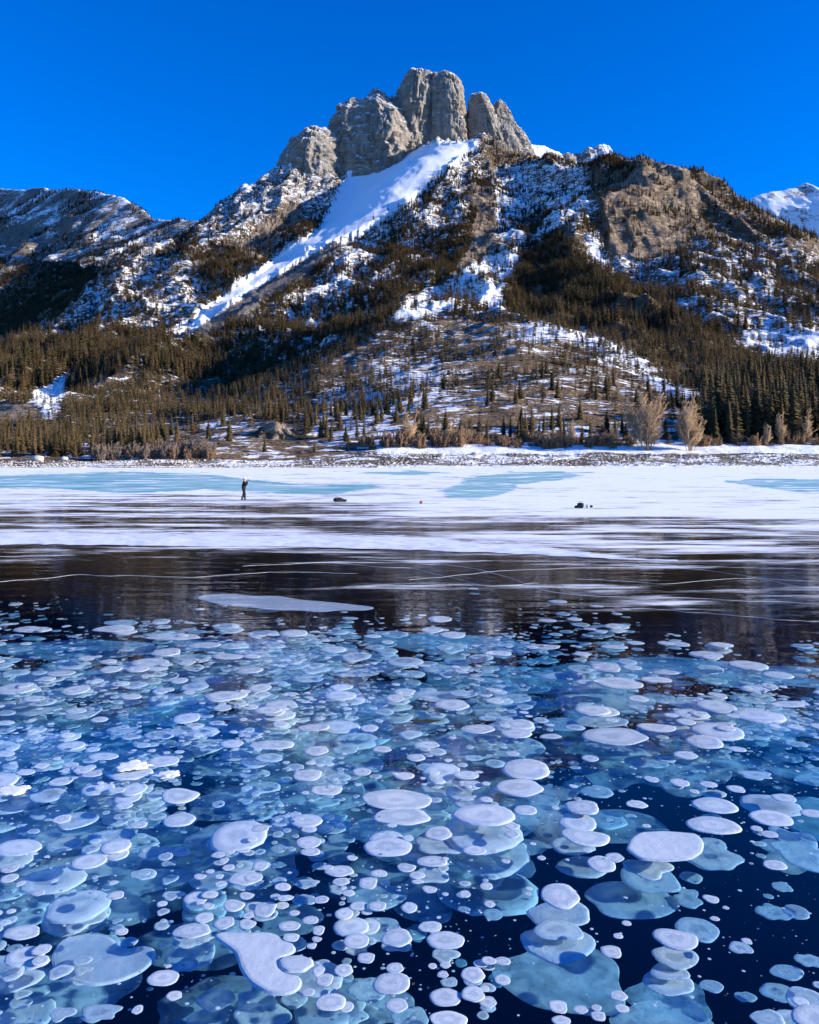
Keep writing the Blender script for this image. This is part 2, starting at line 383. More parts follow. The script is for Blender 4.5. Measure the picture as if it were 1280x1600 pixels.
# ------------------------------------------------------------------ summit towers (parts of the mountain)
def rock_material(name):
    q = NT(name)
    co = q.coord()
    g = q.n('ShaderNodeNewGeometry'); nz = q.n('ShaderNodeSeparateXYZ'); q.l(g.outputs['Normal'], nz.inputs[0])
    streak = q.noise(q.coord((1, 1, 0.16)), 0.10, 9, 0.7, 0.5)
    beds = q.noise(q.coord((0.30, 0.12, 1.6)), 0.07, 7, 0.7, 0.35)
    big = q.noise(co, 0.014, 3, 0.5)
    a = q.mix(q.mr(streak, 0.33, 0.66), (0.17, 0.155, 0.145), (0.43, 0.395, 0.36))
    b = q.mix(q.mr(beds, 0.35, 0.65), (0.20, 0.17, 0.145), (0.47, 0.40, 0.33))
    col = q.mix(q.mr(big, 0.4, 0.62), a, b)
    n = q.noise(co, 0.13, 7, 0.68)
    f = q.mr(q.math('ADD', q.math('MULTIPLY', nz.outputs[2], 0.55), n), 0.82, 0.90)
    col = q.mix(f, col, (0.86, 0.88, 0.91))
    h = q.math('ADD', q.math('MULTIPLY', q.noise(q.coord((1, 1, 0.3)), 0.14, 10, 0.75), 10.0), q.math('MULTIPLY', beds, 6.0))
    return q.done(q.pbsdf(col, 0.92, 0.12, q.bump(h, 1.0, 1.0)))
M_rock = rock_material('summit_rock')
def tower(rows, Y, seed, depth=0.85, nth=170, nrow=120, flute=0.13, parent=mountain, name='rock_tower', mat=None, square=0.62):
    rows = np.array(rows, float)
    v = rows[:, 0]; c = ((rows[:, 1]+rows[:, 2])/2-U0)/F*Y; hw = (rows[:, 2]-rows[:, 1])/2/F*Y; z = HC+(VH-v)/F*Y
    s = np.concatenate([[0], np.cumsum(np.hypot(np.diff(z), np.diff(hw)))]); s /= s[-1]
    t = np.linspace(0, 1, nrow)
    c = np.interp(t, s, c); hw = np.interp(t, s, hw); z = np.interp(t, s, z)
    th = np.linspace(0, 2*math.pi, nth, endpoint=False)
    T, H = np.meshgrid(th, hw); Zb = np.repeat(z[:, None], nth, 1); Cb = np.repeat(c[:, None], nth, 1)
    ca, sa = np.cos(T), np.sin(T)
    ro_ = seed*0.9; cr, sr = np.cos(T+ro_), np.sin(T+ro_)
    qx = np.sign(cr)*np.abs(cr)**square; qy = np.sign(sr)*np.abs(sr)**square
    ex = qx*math.cos(ro_)+qy*math.sin(ro_); ey = -qx*math.sin(ro_)+qy*math.cos(ro_)
    nrm_ = np.abs(ex).max(); ex, ey = ex/nrm_, ey/nrm_
    R0 = hw.max(); sc = min(1.0, R0/60)
    fl = ridged(ca*1.6+seed*3, sa*1.6, Zb/(R0*1.7), 6, 0.6, seed)-1.7
    f3 = fbm(ca*H/34/sc+seed, sa*H/34/sc, Zb/34/sc, 5, 0.62, seed=seed+9)
    Xr = Cb+H*ex; lz = (Zb+0.22*Xr)/(27.0*sc)+0.5*perlin(Xr/60/sc, ey*1.2, Zb/70/sc, seed=20)
    led = 1.2*(0.5-(lz-np.floor(lz)))
    m = 1+flute*fl+0.10*f3+(2.4*sc/np.maximum(H, 6*sc))*led
    rr = H*m
    X = Cb+rr*ex; Yv = Y+rr*depth*ey; Z = Zb+9*sc*fbm(X/30/sc, Yv/30/sc, octv=5, gain=.6, seed=seed+30)
    vs = np.concatenate([np.stack([X, Yv, Z], -1).reshape(-1, 3), [[c[0], Y, z[0]+1.5]]])
    top = np.stack([np.full(nth, nrow*nth), (np.arange(nth)+1) % nth, np.arange(nth)], -1)
    fq = grid_faces(nrow, nth, True)[:, ::-1]
    me = mesh_np(name, vs, [fq, top[:, ::-1]], mat or M_rock)
    return link(name, me, parent)
tower([(110,645,663),(113,638,674),(122,630,684),(140,623,688),(165,616,692),(200,611,692),(230,600,694),(320,590,700)], 2550, 1)
tower([(114,682,698),(118,676,710),(128,673,720),(150,671,727),(180,669,731),(215,667,735),(240,664,738),(320,655,745)], 2530, 2)
tower([(150,609,620),(154,604,628),(172,598,640),(230,590,660),(320,580,670)], 2580, 3)
tower([(146,742,753),(150,736,761),(165,731,769),(190,730,780),(220,732,792),(240,735,800),(320,735,830)], 2540, 4)
tower([(159,774,783),(165,768,790),(185,765,801),(205,762,813),(225,760,826),(250,755,838),(320,750,850)], 2560, 5)
tower([(140,586,595),(146,579,601),(160,562,612),(185,548,645),(210,536,662),(230,530,670),(320,510,690)], 2540, 6, flute=0.1)
tower([(157,548,564),(163,538,580),(180,525,600),(200,517,620),(230,505,640),(320,490,660)], 2560, 7, flute=0.1)
tower([(200,490,510),(206,472,524),(220,452,535),(240,441,545),(262,435,550),(300,428,560),(380,420,575)], 2490, 8, flute=0.09)

# ------------------------------------------------------------------ far mountains
def far_range(name, crest, span, label, snow, rock, warm, seed, aim=(0, -1), foot=480, rough=1.0, nc=420, nr=170, amp=120):
    """crest: (u, v, distance) along the skyline; the near flank falls towards aim."""
    crest = np.array(crest, float)
    u = np.linspace(crest[0, 0], crest[-1, 0], nc); vc = np.interp(u, crest[:, 0], crest[:, 1]); yc = np.interp(u, crest[:, 0], crest[:, 2])
    tt = np.linspace(-1, 1, nr)
    T, U = np.meshgrid(tt, u, indexing='ij'); YC = np.repeat(yc[None], nr, 0); VC = np.repeat(vc[None], nr, 0)
    zc = HC+(VH-VC)/F*YC
    X = (U-U0)/F*YC-aim[0]*T*span; Yg = YC-aim[1]*T*span
    zf = HC+(VH-foot)/F*(YC-span)
    a = np.abs(T)
    z = zc+(zf-zc)*(a**0.95)
    env = sstep(0.0, 0.25, a)*0.9+0.1
    z = z+env*rough*((ridged(X/420+seed, Yg/520, octv=6, gain=.55, seed=seed)-1.5)*amp)+rough*14*fbm(X/70, Yg/70, octv=5, gain=.6, seed=seed+7)
    me = mesh_np(name, np.stack([X, Yg, z], -1).reshape(-1, 3), grid_faces(nr, nc), M_far)
    n = fbm(X/180, Yg/260+z/260, octv=4, seed=seed+3)
    cattr(me, 'cover', np.stack([snow+0.35*n, np.full_like(X, rock), np.full_like(X, warm)], -1).reshape(-1, 3))
    return tag(link(name, me), label, kind='structure'), (X, Yg, z)
M_far = terrain_material('far_mountain_ground', 0.45)
_, FL = far_range('far_ridge', [(-420,330,8200),(-250,300,7600),(-120,310,7100),(-40,286,6700),(0,291,6500),(30,296,6250),(70,290,5900),(85,297,5780),(110,294,5550),(150,297,5200),(190,306,4850),(215,322,4650),(240,340,4450),(265,342,4250),(290,341,4050),(340,350,3800),(420,380,3600),(520,420,3400)], 1300,
          'distant dark snow-streaked ridge behind the left flank', 0.40, 0.5, 0.05, 120, aim=(-0.80, -0.60), foot=500, rough=0.55)
far_range('snowy_peak', [(1020,460,4600),(1080,400,4600),(1120,360,4600),(1150,330,4600),(1166,314,4600),(1185,303,4600),(1210,298,4600),(1240,293,4600),(1258,285,4600),(1266,292,4600),(1280,302,4600),(1310,308,4600),(1360,290,4600),(1420,310,4600),(1500,350,4600),(1640,420,4600)], 1500,
          'distant bright snow-covered peak at the right edge', 0.80, 0.9, 0.9, 140, aim=(0.6, -0.8), foot=440, rough=0.55)
far_range('white_summit', [(780,270,3800),(830,225,3800),(850,229,3800),(880,240,3800),(905,236,3800),(918,227,3800),(930,229,3800),(938,224,3800),(952,226,3800),(960,245,3800),(1000,300,3800)], 700,
          'small white summits peeping over the ridge right of the rock towers', 0.62, 0.8, 0.6, 160, foot=340, rough=0.9, nr=160, amp=90)

# ------------------------------------------------------------------ conifers
def foliage(name, a, b, c):
    q = NT(name)
    oi = q.n('ShaderNodeObjectInfo')
    n = q.noise(q.coord(), 9.0, 3)
    r = q.math('ADD', oi.outputs['Random'], q.math('MULTIPLY', q.math('SUBTRACT', n, 0.5), 0.5))
    col = q.mix(q.mr(r, 0.0, 0.6), a, b); col = q.mix(q.mr(r, 0.72, 1.05), col, c)
    return q.done(q.pbsdf(col, 0.85, 0.15))
M_needle = foliage('conifer_needles', (0.042, 0.034, 0.014), (0.120, 0.084, 0.036), (0.175, 0.102, 0.042))
M_bark = simple('conifer_bark', (0.10, 0.07, 0.05), 0.9, 0.4, 14)
def crown_mesh(seed, whorls, per, rmax, base, detail, lean=0.0):
    r = random.Random(seed); V = []; Q = []; T3 = []
    for i in range(whorls):
        t = base+(1-base)*(i+0.3*r.random())/whorls
        rad = rmax*((1-t)/(1-base))**0.82*r.uniform(0.75, 1.12)+0.008
        ph = r.uniform(0, 6.28)
        for k in range(per):
            a = ph+6.283*k/per+r.uniform(-.35, .35)
            L = rad*r.uniform(0.62, 1.15); dr = L*r.uniform(0.25, 0.6)
            ca, sa = math.cos(a), math.sin(a); w = L*r.uniform(0.26, 0.4)+0.006
            n = len(V); zt = t+0.01
            V += [(0, 0, zt+0.012), (ca*L*.55-sa*w, sa*L*.55+ca*w, zt-dr*.45-0.012), (ca*L, sa*L, zt-dr*0.8), (ca*L*.55+sa*w, sa*L*.55-ca*w, zt-dr*.45-0.012), (ca*L*.6, sa*L*.6, zt-dr*.25)]
            T3 += [(n, n+1, n+4), (n+1, n+2, n+4), (n+4, n+2, n+3), (n, n+4, n+3)]
            if detail:
                for s in (-1, 1):
                    a2 = a+s*r.uniform(.3, .55); L2 = L*r.uniform(.6, .9); c2, s2 = math.cos(a2), math.sin(a2); w2 = w*.55
                    n = len(V); z2 = zt-0.008
                    V += [(0, 0, z2), (c2*L2*.6-s2*w2, s2*L2*.6+c2*w2, z2-dr*.4), (c2*L2, s2*L2, z2-dr*.75), (c2*L2*.6+s2*w2, s2*L2*.6-c2*w2, z2-dr*.4)]
                    Q += [(n, n+1, n+2, n+3)]
    n = len(V)
    V += [(0.012, 0, .95), (-.006, .011, .95), (-.006, -.011, .95), (0, 0, 1.03)]
    T3 += [(n, n+1, n+3), (n+1, n+2, n+3), (n+2, n, n+3)]
    V = np.array(V); V[:, 0] += lean*V[:, 2]**2
    fs = [np.array(T3)]
    if Q: fs.append(np.array(Q))
    return mesh_np('crown', V, fs, M_needle, False)
def tube_rings(pts, rads, k=5):
    V = []; Fq = []
    up = Vector((0.13, 0.07, 1)).normalized()
    for i, (p, r) in enumerate(zip(pts, rads)):
        p = Vector(p)
        d = (Vector(pts[min(i+1, len(pts)-1)])-Vector(pts[max(i-1, 0)])).normalized()
        a = d.cross(Vector((1, 0.2, 0.1))).normalized(); b = d.cross(a)
        for j in range(k):
            t = 6.28318*j/k
            V.append(tuple(p+(a*math.cos(t)+b*math.sin(t))*r))
    for i in range(len(pts)-1):
        for j in range(k):
            Fq.append((i*k+j, i*k+(j+1) % k, (i+1)*k+(j+1) % k, (i+1)*k+j))
    return V, Fq
def trunk_mesh(seed):
    V, Fq = tube_rings([(0, 0, -0.08), (0, 0, 0.0), (0.002, 0, .4), (0, 0, .97)], [0.019, 0.016, 0.010, 0.002], 6)
    return mesh_np('trunk', np.array(V), np.array(Fq), M_bark)
near_crowns = [crown_mesh(10+i, 26, 9, 0.15+0.025*(i % 3), 0.05+0.04*(i % 2), True, 0.02*(i-2)) for i in range(6)]
near_trunks = [trunk_mesh(i) for i in range(2)]
far_crowns = [crown_mesh(40+i, 11, 6, 0.17+0.03*(i % 3), 0.02, False, 0.03*(i-1.5)) for i in range(5)]

# sample positions from the density map
cu = (UU[:-1, :-1]+UU[1:, 1:])/2; cy = (YY[:-1, :-1]+YY[1:, 1:])/2; cv = (VV[:-1, :-1]+VV[1:, 1:])/2
dens = samp(forest_map, cu, cv)
pat = fbm((cu-U0)/F*cy/90, cy/90, octv=4, seed=200)
pat2 = fbm((cu-U0)/F*cy/28, cy/28, octv=3, seed=205)
dens = dens*np.clip(0.62+1.4*pat+1.1*pat2+0.45*(dens > 0.8), 0.05, 1.4)
dzx = np.abs(np.diff(ZZ, axis=0))[:, :-1]/np.diff(YY, axis=0)[:, :-1]
dens[dzx > 1.9] *= 0.15
dens[(cu < -250) | (cu > 1520)] = 0
dens[cy < 300] = 0; dens[(cy < 345) & (cu > 255)] *= 0.5
vis = cv <= np.minimum.accumulate(cv, axis=0)+7
wgt = dens*cy**2*np.where(vis, 1.0, 0.15)
NTREE = 84000
pr = np.cumsum(wgt.ravel()); pr /= pr[-1]
idx = np.searchsorted(pr, rng.random(NTREE))
ii, jj = np.unravel_index(idx, wgt.shape)
tu = cu[ii, jj]+(rng.random(NTREE)-.5)*(uu[1]-uu[0]); ty = cy[ii, jj]*np.exp((rng.random(NTREE)-.5)*math.log(yy[1]/yy[0]))
tx = (tu-U0)/F*ty
# extra tall rows along the shore
def row(n, u0, u1, y0, y1):
    return rng.uniform(u0, u1, n), rng.uniform(y0, y1, n)
ex = [row(75, -60, 255, 300, 340), row(60, 1085, 1330, 308, 345), row(70, 620, 1010, 308, 332), row(14, 440, 620, 330, 355)]
eu = np.concatenate([e[0] for e in ex]); ey = np.concatenate([e[1] for e in ex])
tu = np.concatenate([tu, eu]); ty = np.concatenate([ty, ey]); tx = (tu-U0)/F*ty
tz = ground_z(tx, ty)
th = rng.uniform(8.5, 18, len(tu))*np.clip(1.15-tz/2200, 0.55, 1.2)
th = np.where(ty < 800, rng.uniform(4.5, 11.5, len(tu))*np.where((tu > 1090) & (ty < 560), 1.6, 1), th)
th[NTREE:] = rng.uniform(6, 11.5, len(eu)); th[NTREE+75:NTREE+135] = rng.uniform(12, 26, 60)
th = np.where((ty < 720) & (tu > 440) & (tu < 1085), th*0.92, th)
size = th/ty*F*np.where((tu > 0) & (tu < 1280), 1, 0)
cand = np.argsort(-size)[:2200]
tvb = VH-(tz-HC)/ty*F; tvt = VH-(tz+th-HC)/ty*F
shown = np.zeros(len(cand))
for a, k in enumerate(cand):
    nearer = cand[(ty[cand] < ty[k]) & (np.abs(tu[cand]-tu[k]) < 14)]
    c = 0
    for f in (0.25, 0.45, 0.65, 0.85, 0.97):
        v = tvb[k]+(tvt[k]-tvb[k])*f
        g = (v-tvt[nearer])/(tvb[nearer]-tvt[nearer])
        c += not np.any((g > 0) & (g < 1) & (np.abs(tu[nearer]-tu[k]) < 0.13*g*size[nearer]))
    shown[a] = c/5
score = size[cand]*(0.1+shown)
pick = cand[np.argsort(-score)[:296]]
mk = np.ones(len(tu), bool); mk[pick] = False; rest = np.where(mk)[0]
def spruce_label(u, Y, h, w):
    px = h/Y*F
    tall = 'very tall' if px > 85 else 'tall' if px > 60 else 'mid-sized' if px > 42 else 'small'
    wd = 'narrow' if w < 0.98 else 'broad' if w > 1.12 else 'pointed'
    if u < 320: z = 'in the left shore stand, '+('near the photo edge' if u < 90 else 'mid stand' if u < 190 else 'at its right end')
    elif u < 440: z = 'left of the rock outcrop, '+('far from it' if u < 370 else 'close to it')
    elif u < 600: z = 'right of the rock outcrop, '+('close to it' if u < 490 else 'halfway to the thicket' if u < 545 else 'close to the thicket')
    elif u < 990: z = 'behind the brown thicket, '+('left part' if u < 720 else 'middle part' if u < 860 else 'right part')
    elif u < 1110: z = 'right behind the two bare tan trees'
    else: z = 'in the dense right-hand stand, '+('beside the bare trees' if u < 1165 else 'mid stand' if u < 1225 else 'by the photo edge')
    z += ', front row' if Y < 335 else ', farther up' if Y > 400 else ''
    return f'{tall} {wd} spruce {z}'
for n, k in enumerate(pick):
    e = empty('spruce_tree', (tx[k], ty[k], tz[k]), rng.uniform(0, 6.28))
    w = rng.uniform(0.85, 1.25); e.scale = (th[k]*w, th[k]*w, th[k])
    lb = spruce_label(tu[k], ty[k], th[k], w); tag(e, lb, 'spruce', lb.replace('spruce', 'spruces', 1))
    link('crown', near_crowns[n % 6], e); link('trunk', near_trunks[n % 2], e)

def scatter_nodes(name, protos):
    ng = bpy.data.node_groups.new(name, 'GeometryNodeTree')
    ng.interface.new_socket('Geometry', in_out='INPUT', socket_type='NodeSocketGeometry')
    ng.interface.new_socket('Geometry', in_out='OUTPUT', socket_type='NodeSocketGeometry')
    N = ng.nodes; gi = N.new('NodeGroupInput'); go = N.new('NodeGroupOutput')
    j = N.new('GeometryNodeGeometryToInstance')
    for p in reversed(protos):
        oi = N.new('GeometryNodeObjectInfo'); oi.inputs['Object'].default_value = p; oi.inputs['As Instance'].default_value = False
        ng.links.new(oi.outputs['Geometry'], j.inputs[0])
    ip = N.new('GeometryNodeInstanceOnPoints'); ng.links.new(gi.outputs[0], ip.inputs['Points']); ng.links.new(j.outputs[0], ip.inputs['Instance'])
    ip.inputs['Pick Instance'].default_value = True
    def na(nm, typ):
        a = N.new('GeometryNodeInputNamedAttribute'); a.data_type = typ; a.inputs['Name'].default_value = nm; return a.outputs['Attribute']
    ng.links.new(na('kind', 'INT'), ip.inputs['Instance Index'])
    ng.links.new(na('size', 'FLOAT_VECTOR'), ip.inputs['Scale'])
    cx = N.new('ShaderNodeCombineXYZ'); ng.links.new(na('turn', 'FLOAT'), cx.inputs[2])
    try:
        er = N.new('FunctionNodeEulerToRotation'); ng.links.new(cx.outputs[0], er.inputs[0]); ng.links.new(er.outputs[0], ip.inputs['Rotation'])
    except Exception:
        ng.links.new(cx.outputs[0], ip.inputs['Rotation'])
    ng.links.new(ip.outputs[0], go.inputs[0])
    return ng
def scatter(name, pts, kinds, sizes, turns, meshes, mat):
    me = mesh_np(name, pts, [])
    a = me.attributes.new('kind', 'INT', 'POINT'); a.data.foreach_set('value', np.asarray(kinds, np.int32))
    a = me.attributes.new('size', 'FLOAT_VECTOR', 'POINT'); a.data.foreach_set('vector', np.asarray(sizes, np.float32).ravel())
    fattr(me, 'turn', turns); me.materials.append(mat)
    o = link(name, me)
    protos = [bpy.data.objects.new('prototype', m) for m in meshes]
    md = o.modifiers.new('scatter', 'NODES'); md.node_group = scatter_nodes(name, protos)
    return o
w = rng.uniform(0.8, 1.35, len(rest))
fo = scatter('forest', np.stack([tx[rest], ty[rest], tz[rest]-0.3], -1), rng.integers(0, 5, len(rest)), np.stack([th[rest]*w, th[rest]*w, th[rest]], -1), rng.uniform(0, 6.28, len(rest)), far_crowns, M_needle)
tag(fo, 'dark conifer forest covering the mountain slopes', kind='stuff')
# trees on the far left ridge
fx, fy, fz = FL
fr_, fc_ = fx.shape
NFT = 42000
ri = rng.uniform(0, fr_*0.54, NFT); ci = rng.uniform(0, fc_-1.001, NFT)
r0_, c0_ = ri.astype(int), ci.astype(int); fa, fb = ri-r0_, ci-c0_
def bil(a): return (a[r0_, c0_]*(1-fa)+a[r0_+1, c0_]*fa)*(1-fb)+(a[r0_, c0_+1]*(1-fa)+a[r0_+1, c0_+1]*fa)*fb
fx, fy, fz = bil(fx), bil(fy), bil(fz)
kp = rng.random(NFT) < np.clip(0.15+2.6*fbm(fx/420, fy/600, fz/260, octv=4, seed=220)+0.5*(ri/fr_ < 0.3), 0.02, 1)
fx, fy, fz = fx[kp], fy[kp], fz[kp]
n = len(fx); h = rng.uniform(13, 24, n)
fo2 = scatter('far_forest', np.stack([fx, fy, fz], -1), rng.integers(0, 5, n), np.stack([h*1.5, h*1.5, h], -1), rng.uniform(0, 6.28, n), far_crowns, M_needle)
tag(fo2, 'dark woods on the distant left ridge', kind='stuff')
print('trees', NTREE, 'far', n)
# ------------------------------------------------------------------ frozen lake
yl = np.concatenate([np.linspace(-6, 4.0, 12)[:-1], HC*F/(np.linspace(1640, 975, 60)-VH), HC*F/(np.linspace(974, 728.0, 300)-VH)])
sl_ = np.linspace(-0.95, 0.95, 560)
LS, LY = np.meshgrid(sl_, yl); LX = LS*np.maximum(LY, 9.0)
LU = U0+F*LS; LV = VH+HC*F/np.maximum(LY, 0.8)
wu = LU+25*fbm(LX/14, LY/7, octv=4, seed=301); wv = LV+4*fbm(LX/25, LY/5, octv=4, seed=311)
streak = fbm((LX+3*perlin(LX/6, LY/6, seed=322))/10, (LY+0.5*perlin(LX/5, LY/5, seed=324))/0.9, octv=5, gain=0.6, seed=320)
streak2 = fbm(LX/40, LY/3.5, octv=4, gain=0.6, seed=330)
def ramp(x, pts): return np.interp(x, [p[0] for p in pts], [p[1] for p in pts])
left = ramp(LV, [(728,0.95),(742,0.80),(765,0.72),(776,0.68),(790,0.52),(815,0.44),(830,0.5),(850,0.40),(868,0.22),(885,0.05),(930,-0.02),(945,-0.3)])
right = ramp(LV, [(728,1.0),(745,0.85),(770,0.82),(790,0.85),(803,0.8),(812,0.48),(830,0.52),(855,0.46),(880,0.24),(905,0.20),(935,0.12),(960,-0.05),(985,-0.3)])
kx = sstep(420, 820, wu+1.5*(LV-800))
patch = fbm(LX/5, LY/1.8, octv=5, gain=0.6, seed=335)
isnow = left*(1-kx)+right*kx+0.20*streak+0.18*streak2+0.30*patch
teal = np.zeros_like(LX)
for p in ([(-300,748),(60,742),(200,737),(330,741),(385,749),(470,757),(580,755),(600,763),(520,772),(400,770),(330,765),(200,771),(60,762),(-300,766)],
          [(690,768),(735,745),(800,738),(920,737),(890,748),(810,758),(790,772),(735,781),(700,778)],
          [(1130,752),(1190,748),(1340,750),(1400,764),(1240,768),(1180,760)], [(560,740),(640,735),(700,738),(640,743)]):
    teal[inpoly(p, LU+12*streak, LV+1.5*streak)] = 1.0
teal *= np.clip(0.80+1.2*fbm(LX/14, LY/4, octv=5, gain=.65, seed=340)+0.5*streak, 0, 1)
ripple = ramp(LV, [(728,1.5),(850,1.0),(900,0.7),(960,0.5),(1100,0.22),(1700,0.08)])
q = NT('lake_ice')
aS = q.attr('snow').outputs['Fac']; aT = q.attr('teal').outputs['Fac']; aR = q.attr('ripple').outputs['Fac']
nn = q.noise(q.coord((0.35, 2.2, 1)), 1.2, 7, 0.65, 0.3)
n3 = q.noise(q.coord((0.5, 1.6, 1)), 6.0, 5, 0.6)
fs = q.mr(q.math('ADD', aS, q.math('MULTIPLY', q.math('SUBTRACT', nn, 0.5), 0.9)), 0.30, 0.78)
dust = q.mr(q.noise(q.coord(), 26.0, 2, 0.5), 0.70, 0.76, 0.0, 0.6)
dust = q.math('MULTIPLY', dust, q.mr(q.noise(q.coord(), 0.5, 3), 0.45, 0.65))
fs = q.math('MAXIMUM', fs, dust)
h = q.math('ADD', q.noise(q.coord((0.5, 1.5, 1)), 0.9, 3, 0.5), q.math('MULTIPLY', q.noise(q.coord((0.7, 1.6, 1)), 4.5, 3, 0.5), 0.18))
bn = q.bump(h, q.math('MULTIPLY', aR, 0.55), 0.05)
gm = q.n('ShaderNodeNewGeometry'); dt_ = q.n('ShaderNodeVectorMath', operation='DOT_PRODUCT'); q.l(gm.outputs['Incoming'], dt_.inputs[0]); q.l(bn, dt_.inputs[1])
fres = q.math('ADD', 0.012, q.math('MULTIPLY', q.math('POWER', q.math('SUBTRACT', 1.0, q.math('ABSOLUTE', dt_.outputs['Value'])), 5.0), 0.88), clamp=True)   # reflectance of an air/ice boundary, the same from both sides
tr = q.n('ShaderNodeBsdfTransparent'); tr.inputs[0].default_value = (0.93, 0.965, 1, 1)
gl = q.n('ShaderNodeBsdfGlossy'); gl.inputs['Roughness'].default_value = 0.02; q.l(bn, gl.inputs['Normal']); gl.inputs['Color'].default_value = (1, 1, 1, 1)
clear = q.mixsh(fres, tr.outputs[0], gl.outputs[0])
n4 = q.noise(q.coord((0.25, 0.6, 1)), 0.35, 7, 0.7, 0.8)
tcol = q.mix(q.mr(n4, 0.36, 0.62), (0.12, 0.46, 0.54), (0.48, 0.80, 0.82))
tealb = q.pbsdf(tcol, 0.3, 0.4, bn)
sb = q.bump(q.math('ADD', nn, q.math('MULTIPLY', n3, 0.3)), 0.5, 0.12)
snowb = q.pbsdf((0.84, 0.865, 0.91), 0.9, 0.1, sb)
sh1 = q.mixsh(q.mr(q.math('MULTIPLY', aT, 1.0), 0.12, 0.5), q.mixsh(fs, clear, snowb), q.mixsh(q.mr(n4, 0.55, 0.68, 0, 0.7), tealb, snowb))
M_ice = q.done(sh1)
me = mesh_np('lake_ice', np.stack([LX, LY, np.zeros_like(LX)], -1).reshape(-1, 3), grid_faces(len(yl), len(sl_)), M_ice)
fattr(me, 'snow', isnow.ravel()); fattr(me, 'teal', teal.ravel()); fattr(me, 'ripple', ripple.ravel())
lake = tag(link('lake_ice', me), 'frozen lake with clear dark ice and wind-packed snow', kind='structure')
# clear ice and water body below the surface
q = NT('lake_water')
va = q.n('ShaderNodeVolumeAbsorption'); va.inputs['Color'].default_value = (0.34, 0.79, 0.95, 1); va.inputs['Density'].default_value = 0.5
q.l(va.outputs[0], q.out.inputs['Volume'])
x0, x1, y0, y1, z0, z1 = -300, 300, -8, 280, -5, -0.004
bv = np.array([(x, y, z) for z in (z0, z1) for y in (y0, y1) for x in (x0, x1)])
bf = np.array([(0,2,3,1),(4,5,7,6),(0,1,5,4),(2,6,7,3),(0,4,6,2),(1,3,7,5)])
tag(link('lake_water', mesh_np('lake_water', bv, bf, q.m, False)), 'deep blue ice and water under the frozen surface', kind='structure')
bedx, bedy = np.meshgrid(np.linspace(-320, 320, 40), np.linspace(-20, 300, 40))
tag(link('lake_bed', mesh_np('lake_bed', np.stack([bedx, bedy, -6+0.4*fbm(bedx/30, bedy/30, octv=3, seed=350)], -1).reshape(-1, 3), grid_faces(40, 40), simple('lake_mud', (0.010, 0.010, 0.008), 0.9, 0.3, 0.3))), 'dark lake bed far below the ice', kind='structure')

# ridge of drifted snow across the lake
du = np.linspace(-420, 1060, 520); dt = np.linspace(0, 1, 70)
DT, DU = np.meshgrid(dt, du, indexing='ij')
vfront = np.interp(du, [-420,0,200,400,600,750,850,950,1060], [850,853,854,856,860,865,869,874,878])+1.6*fbm(du/60, du*0, octv=4, seed=360)
vback = np.interp(du, [-420,0,200,400,600,750,850,950,1060], [826,826,827,829,832,838,848,864,876])+2.2*fbm(du/45, du*0+9, octv=4, seed=365)
yf = HC*F/(vfront-VH); yb = HC*F/(vback-VH)
DY = yf[None]+(yb-yf)[None]*DT; DX = (DU-U0)/F*DY
prof = sstep(0, 0.22, DT)*(1-DT)**0.7
hh = np.clip(np.interp(du, [-420,700,1000,1060], [0.085,0.075,0.02,0.0]), 0, 1)[None]*prof*(1+0.5*fbm(DX/3.0, DY/1.2, octv=5, seed=370))+0.03*prof*fbm(DX/0.9, DY/0.45, octv=4, seed=375)
DZ = np.maximum(hh, 0)+0.006-0.03*((DT <= 0) | (DT >= 1))
q = NT('drift_snow')
nd = q.noise(q.coord((0.5, 1.5, 1)), 2.2, 7, 0.65)
ds = q.pbsdf(q.mix(nd, (0.58, 0.62, 0.72), (0.82, 0.84, 0.89)), 0.9, 0.1, q.bump(nd, 0.6, 0.12))
cv_ = q.attr('cov').outputs['Fac']
q.done(q.mixsh(q.mr(q.math('ADD', cv_, q.math('MULTIPLY', q.math('SUBTRACT', q.noise(q.coord((0.5, 1.3, 1)), 1.1, 7, 0.68, 0.5), 0.5), 1.5)), 0.22, 0.55), q.n('ShaderNodeBsdfTransparent').outputs[0], ds))
dm_ = mesh_np('snow_drift', np.stack([DX, DY, DZ], -1).reshape(-1, 3), grid_faces(len(dt), len(du)), q.m)
fattr(dm_, 'cov', (np.minimum(sstep(0, 0.12, DT), 1.15*(1-DT)**0.8)*np.interp(DU, [700, 1040], [1, 0.5])).ravel())
tag(link('snow_drift', dm_), 'long low ridge of wind-packed snow lying across the dark ice', 'snow drift')

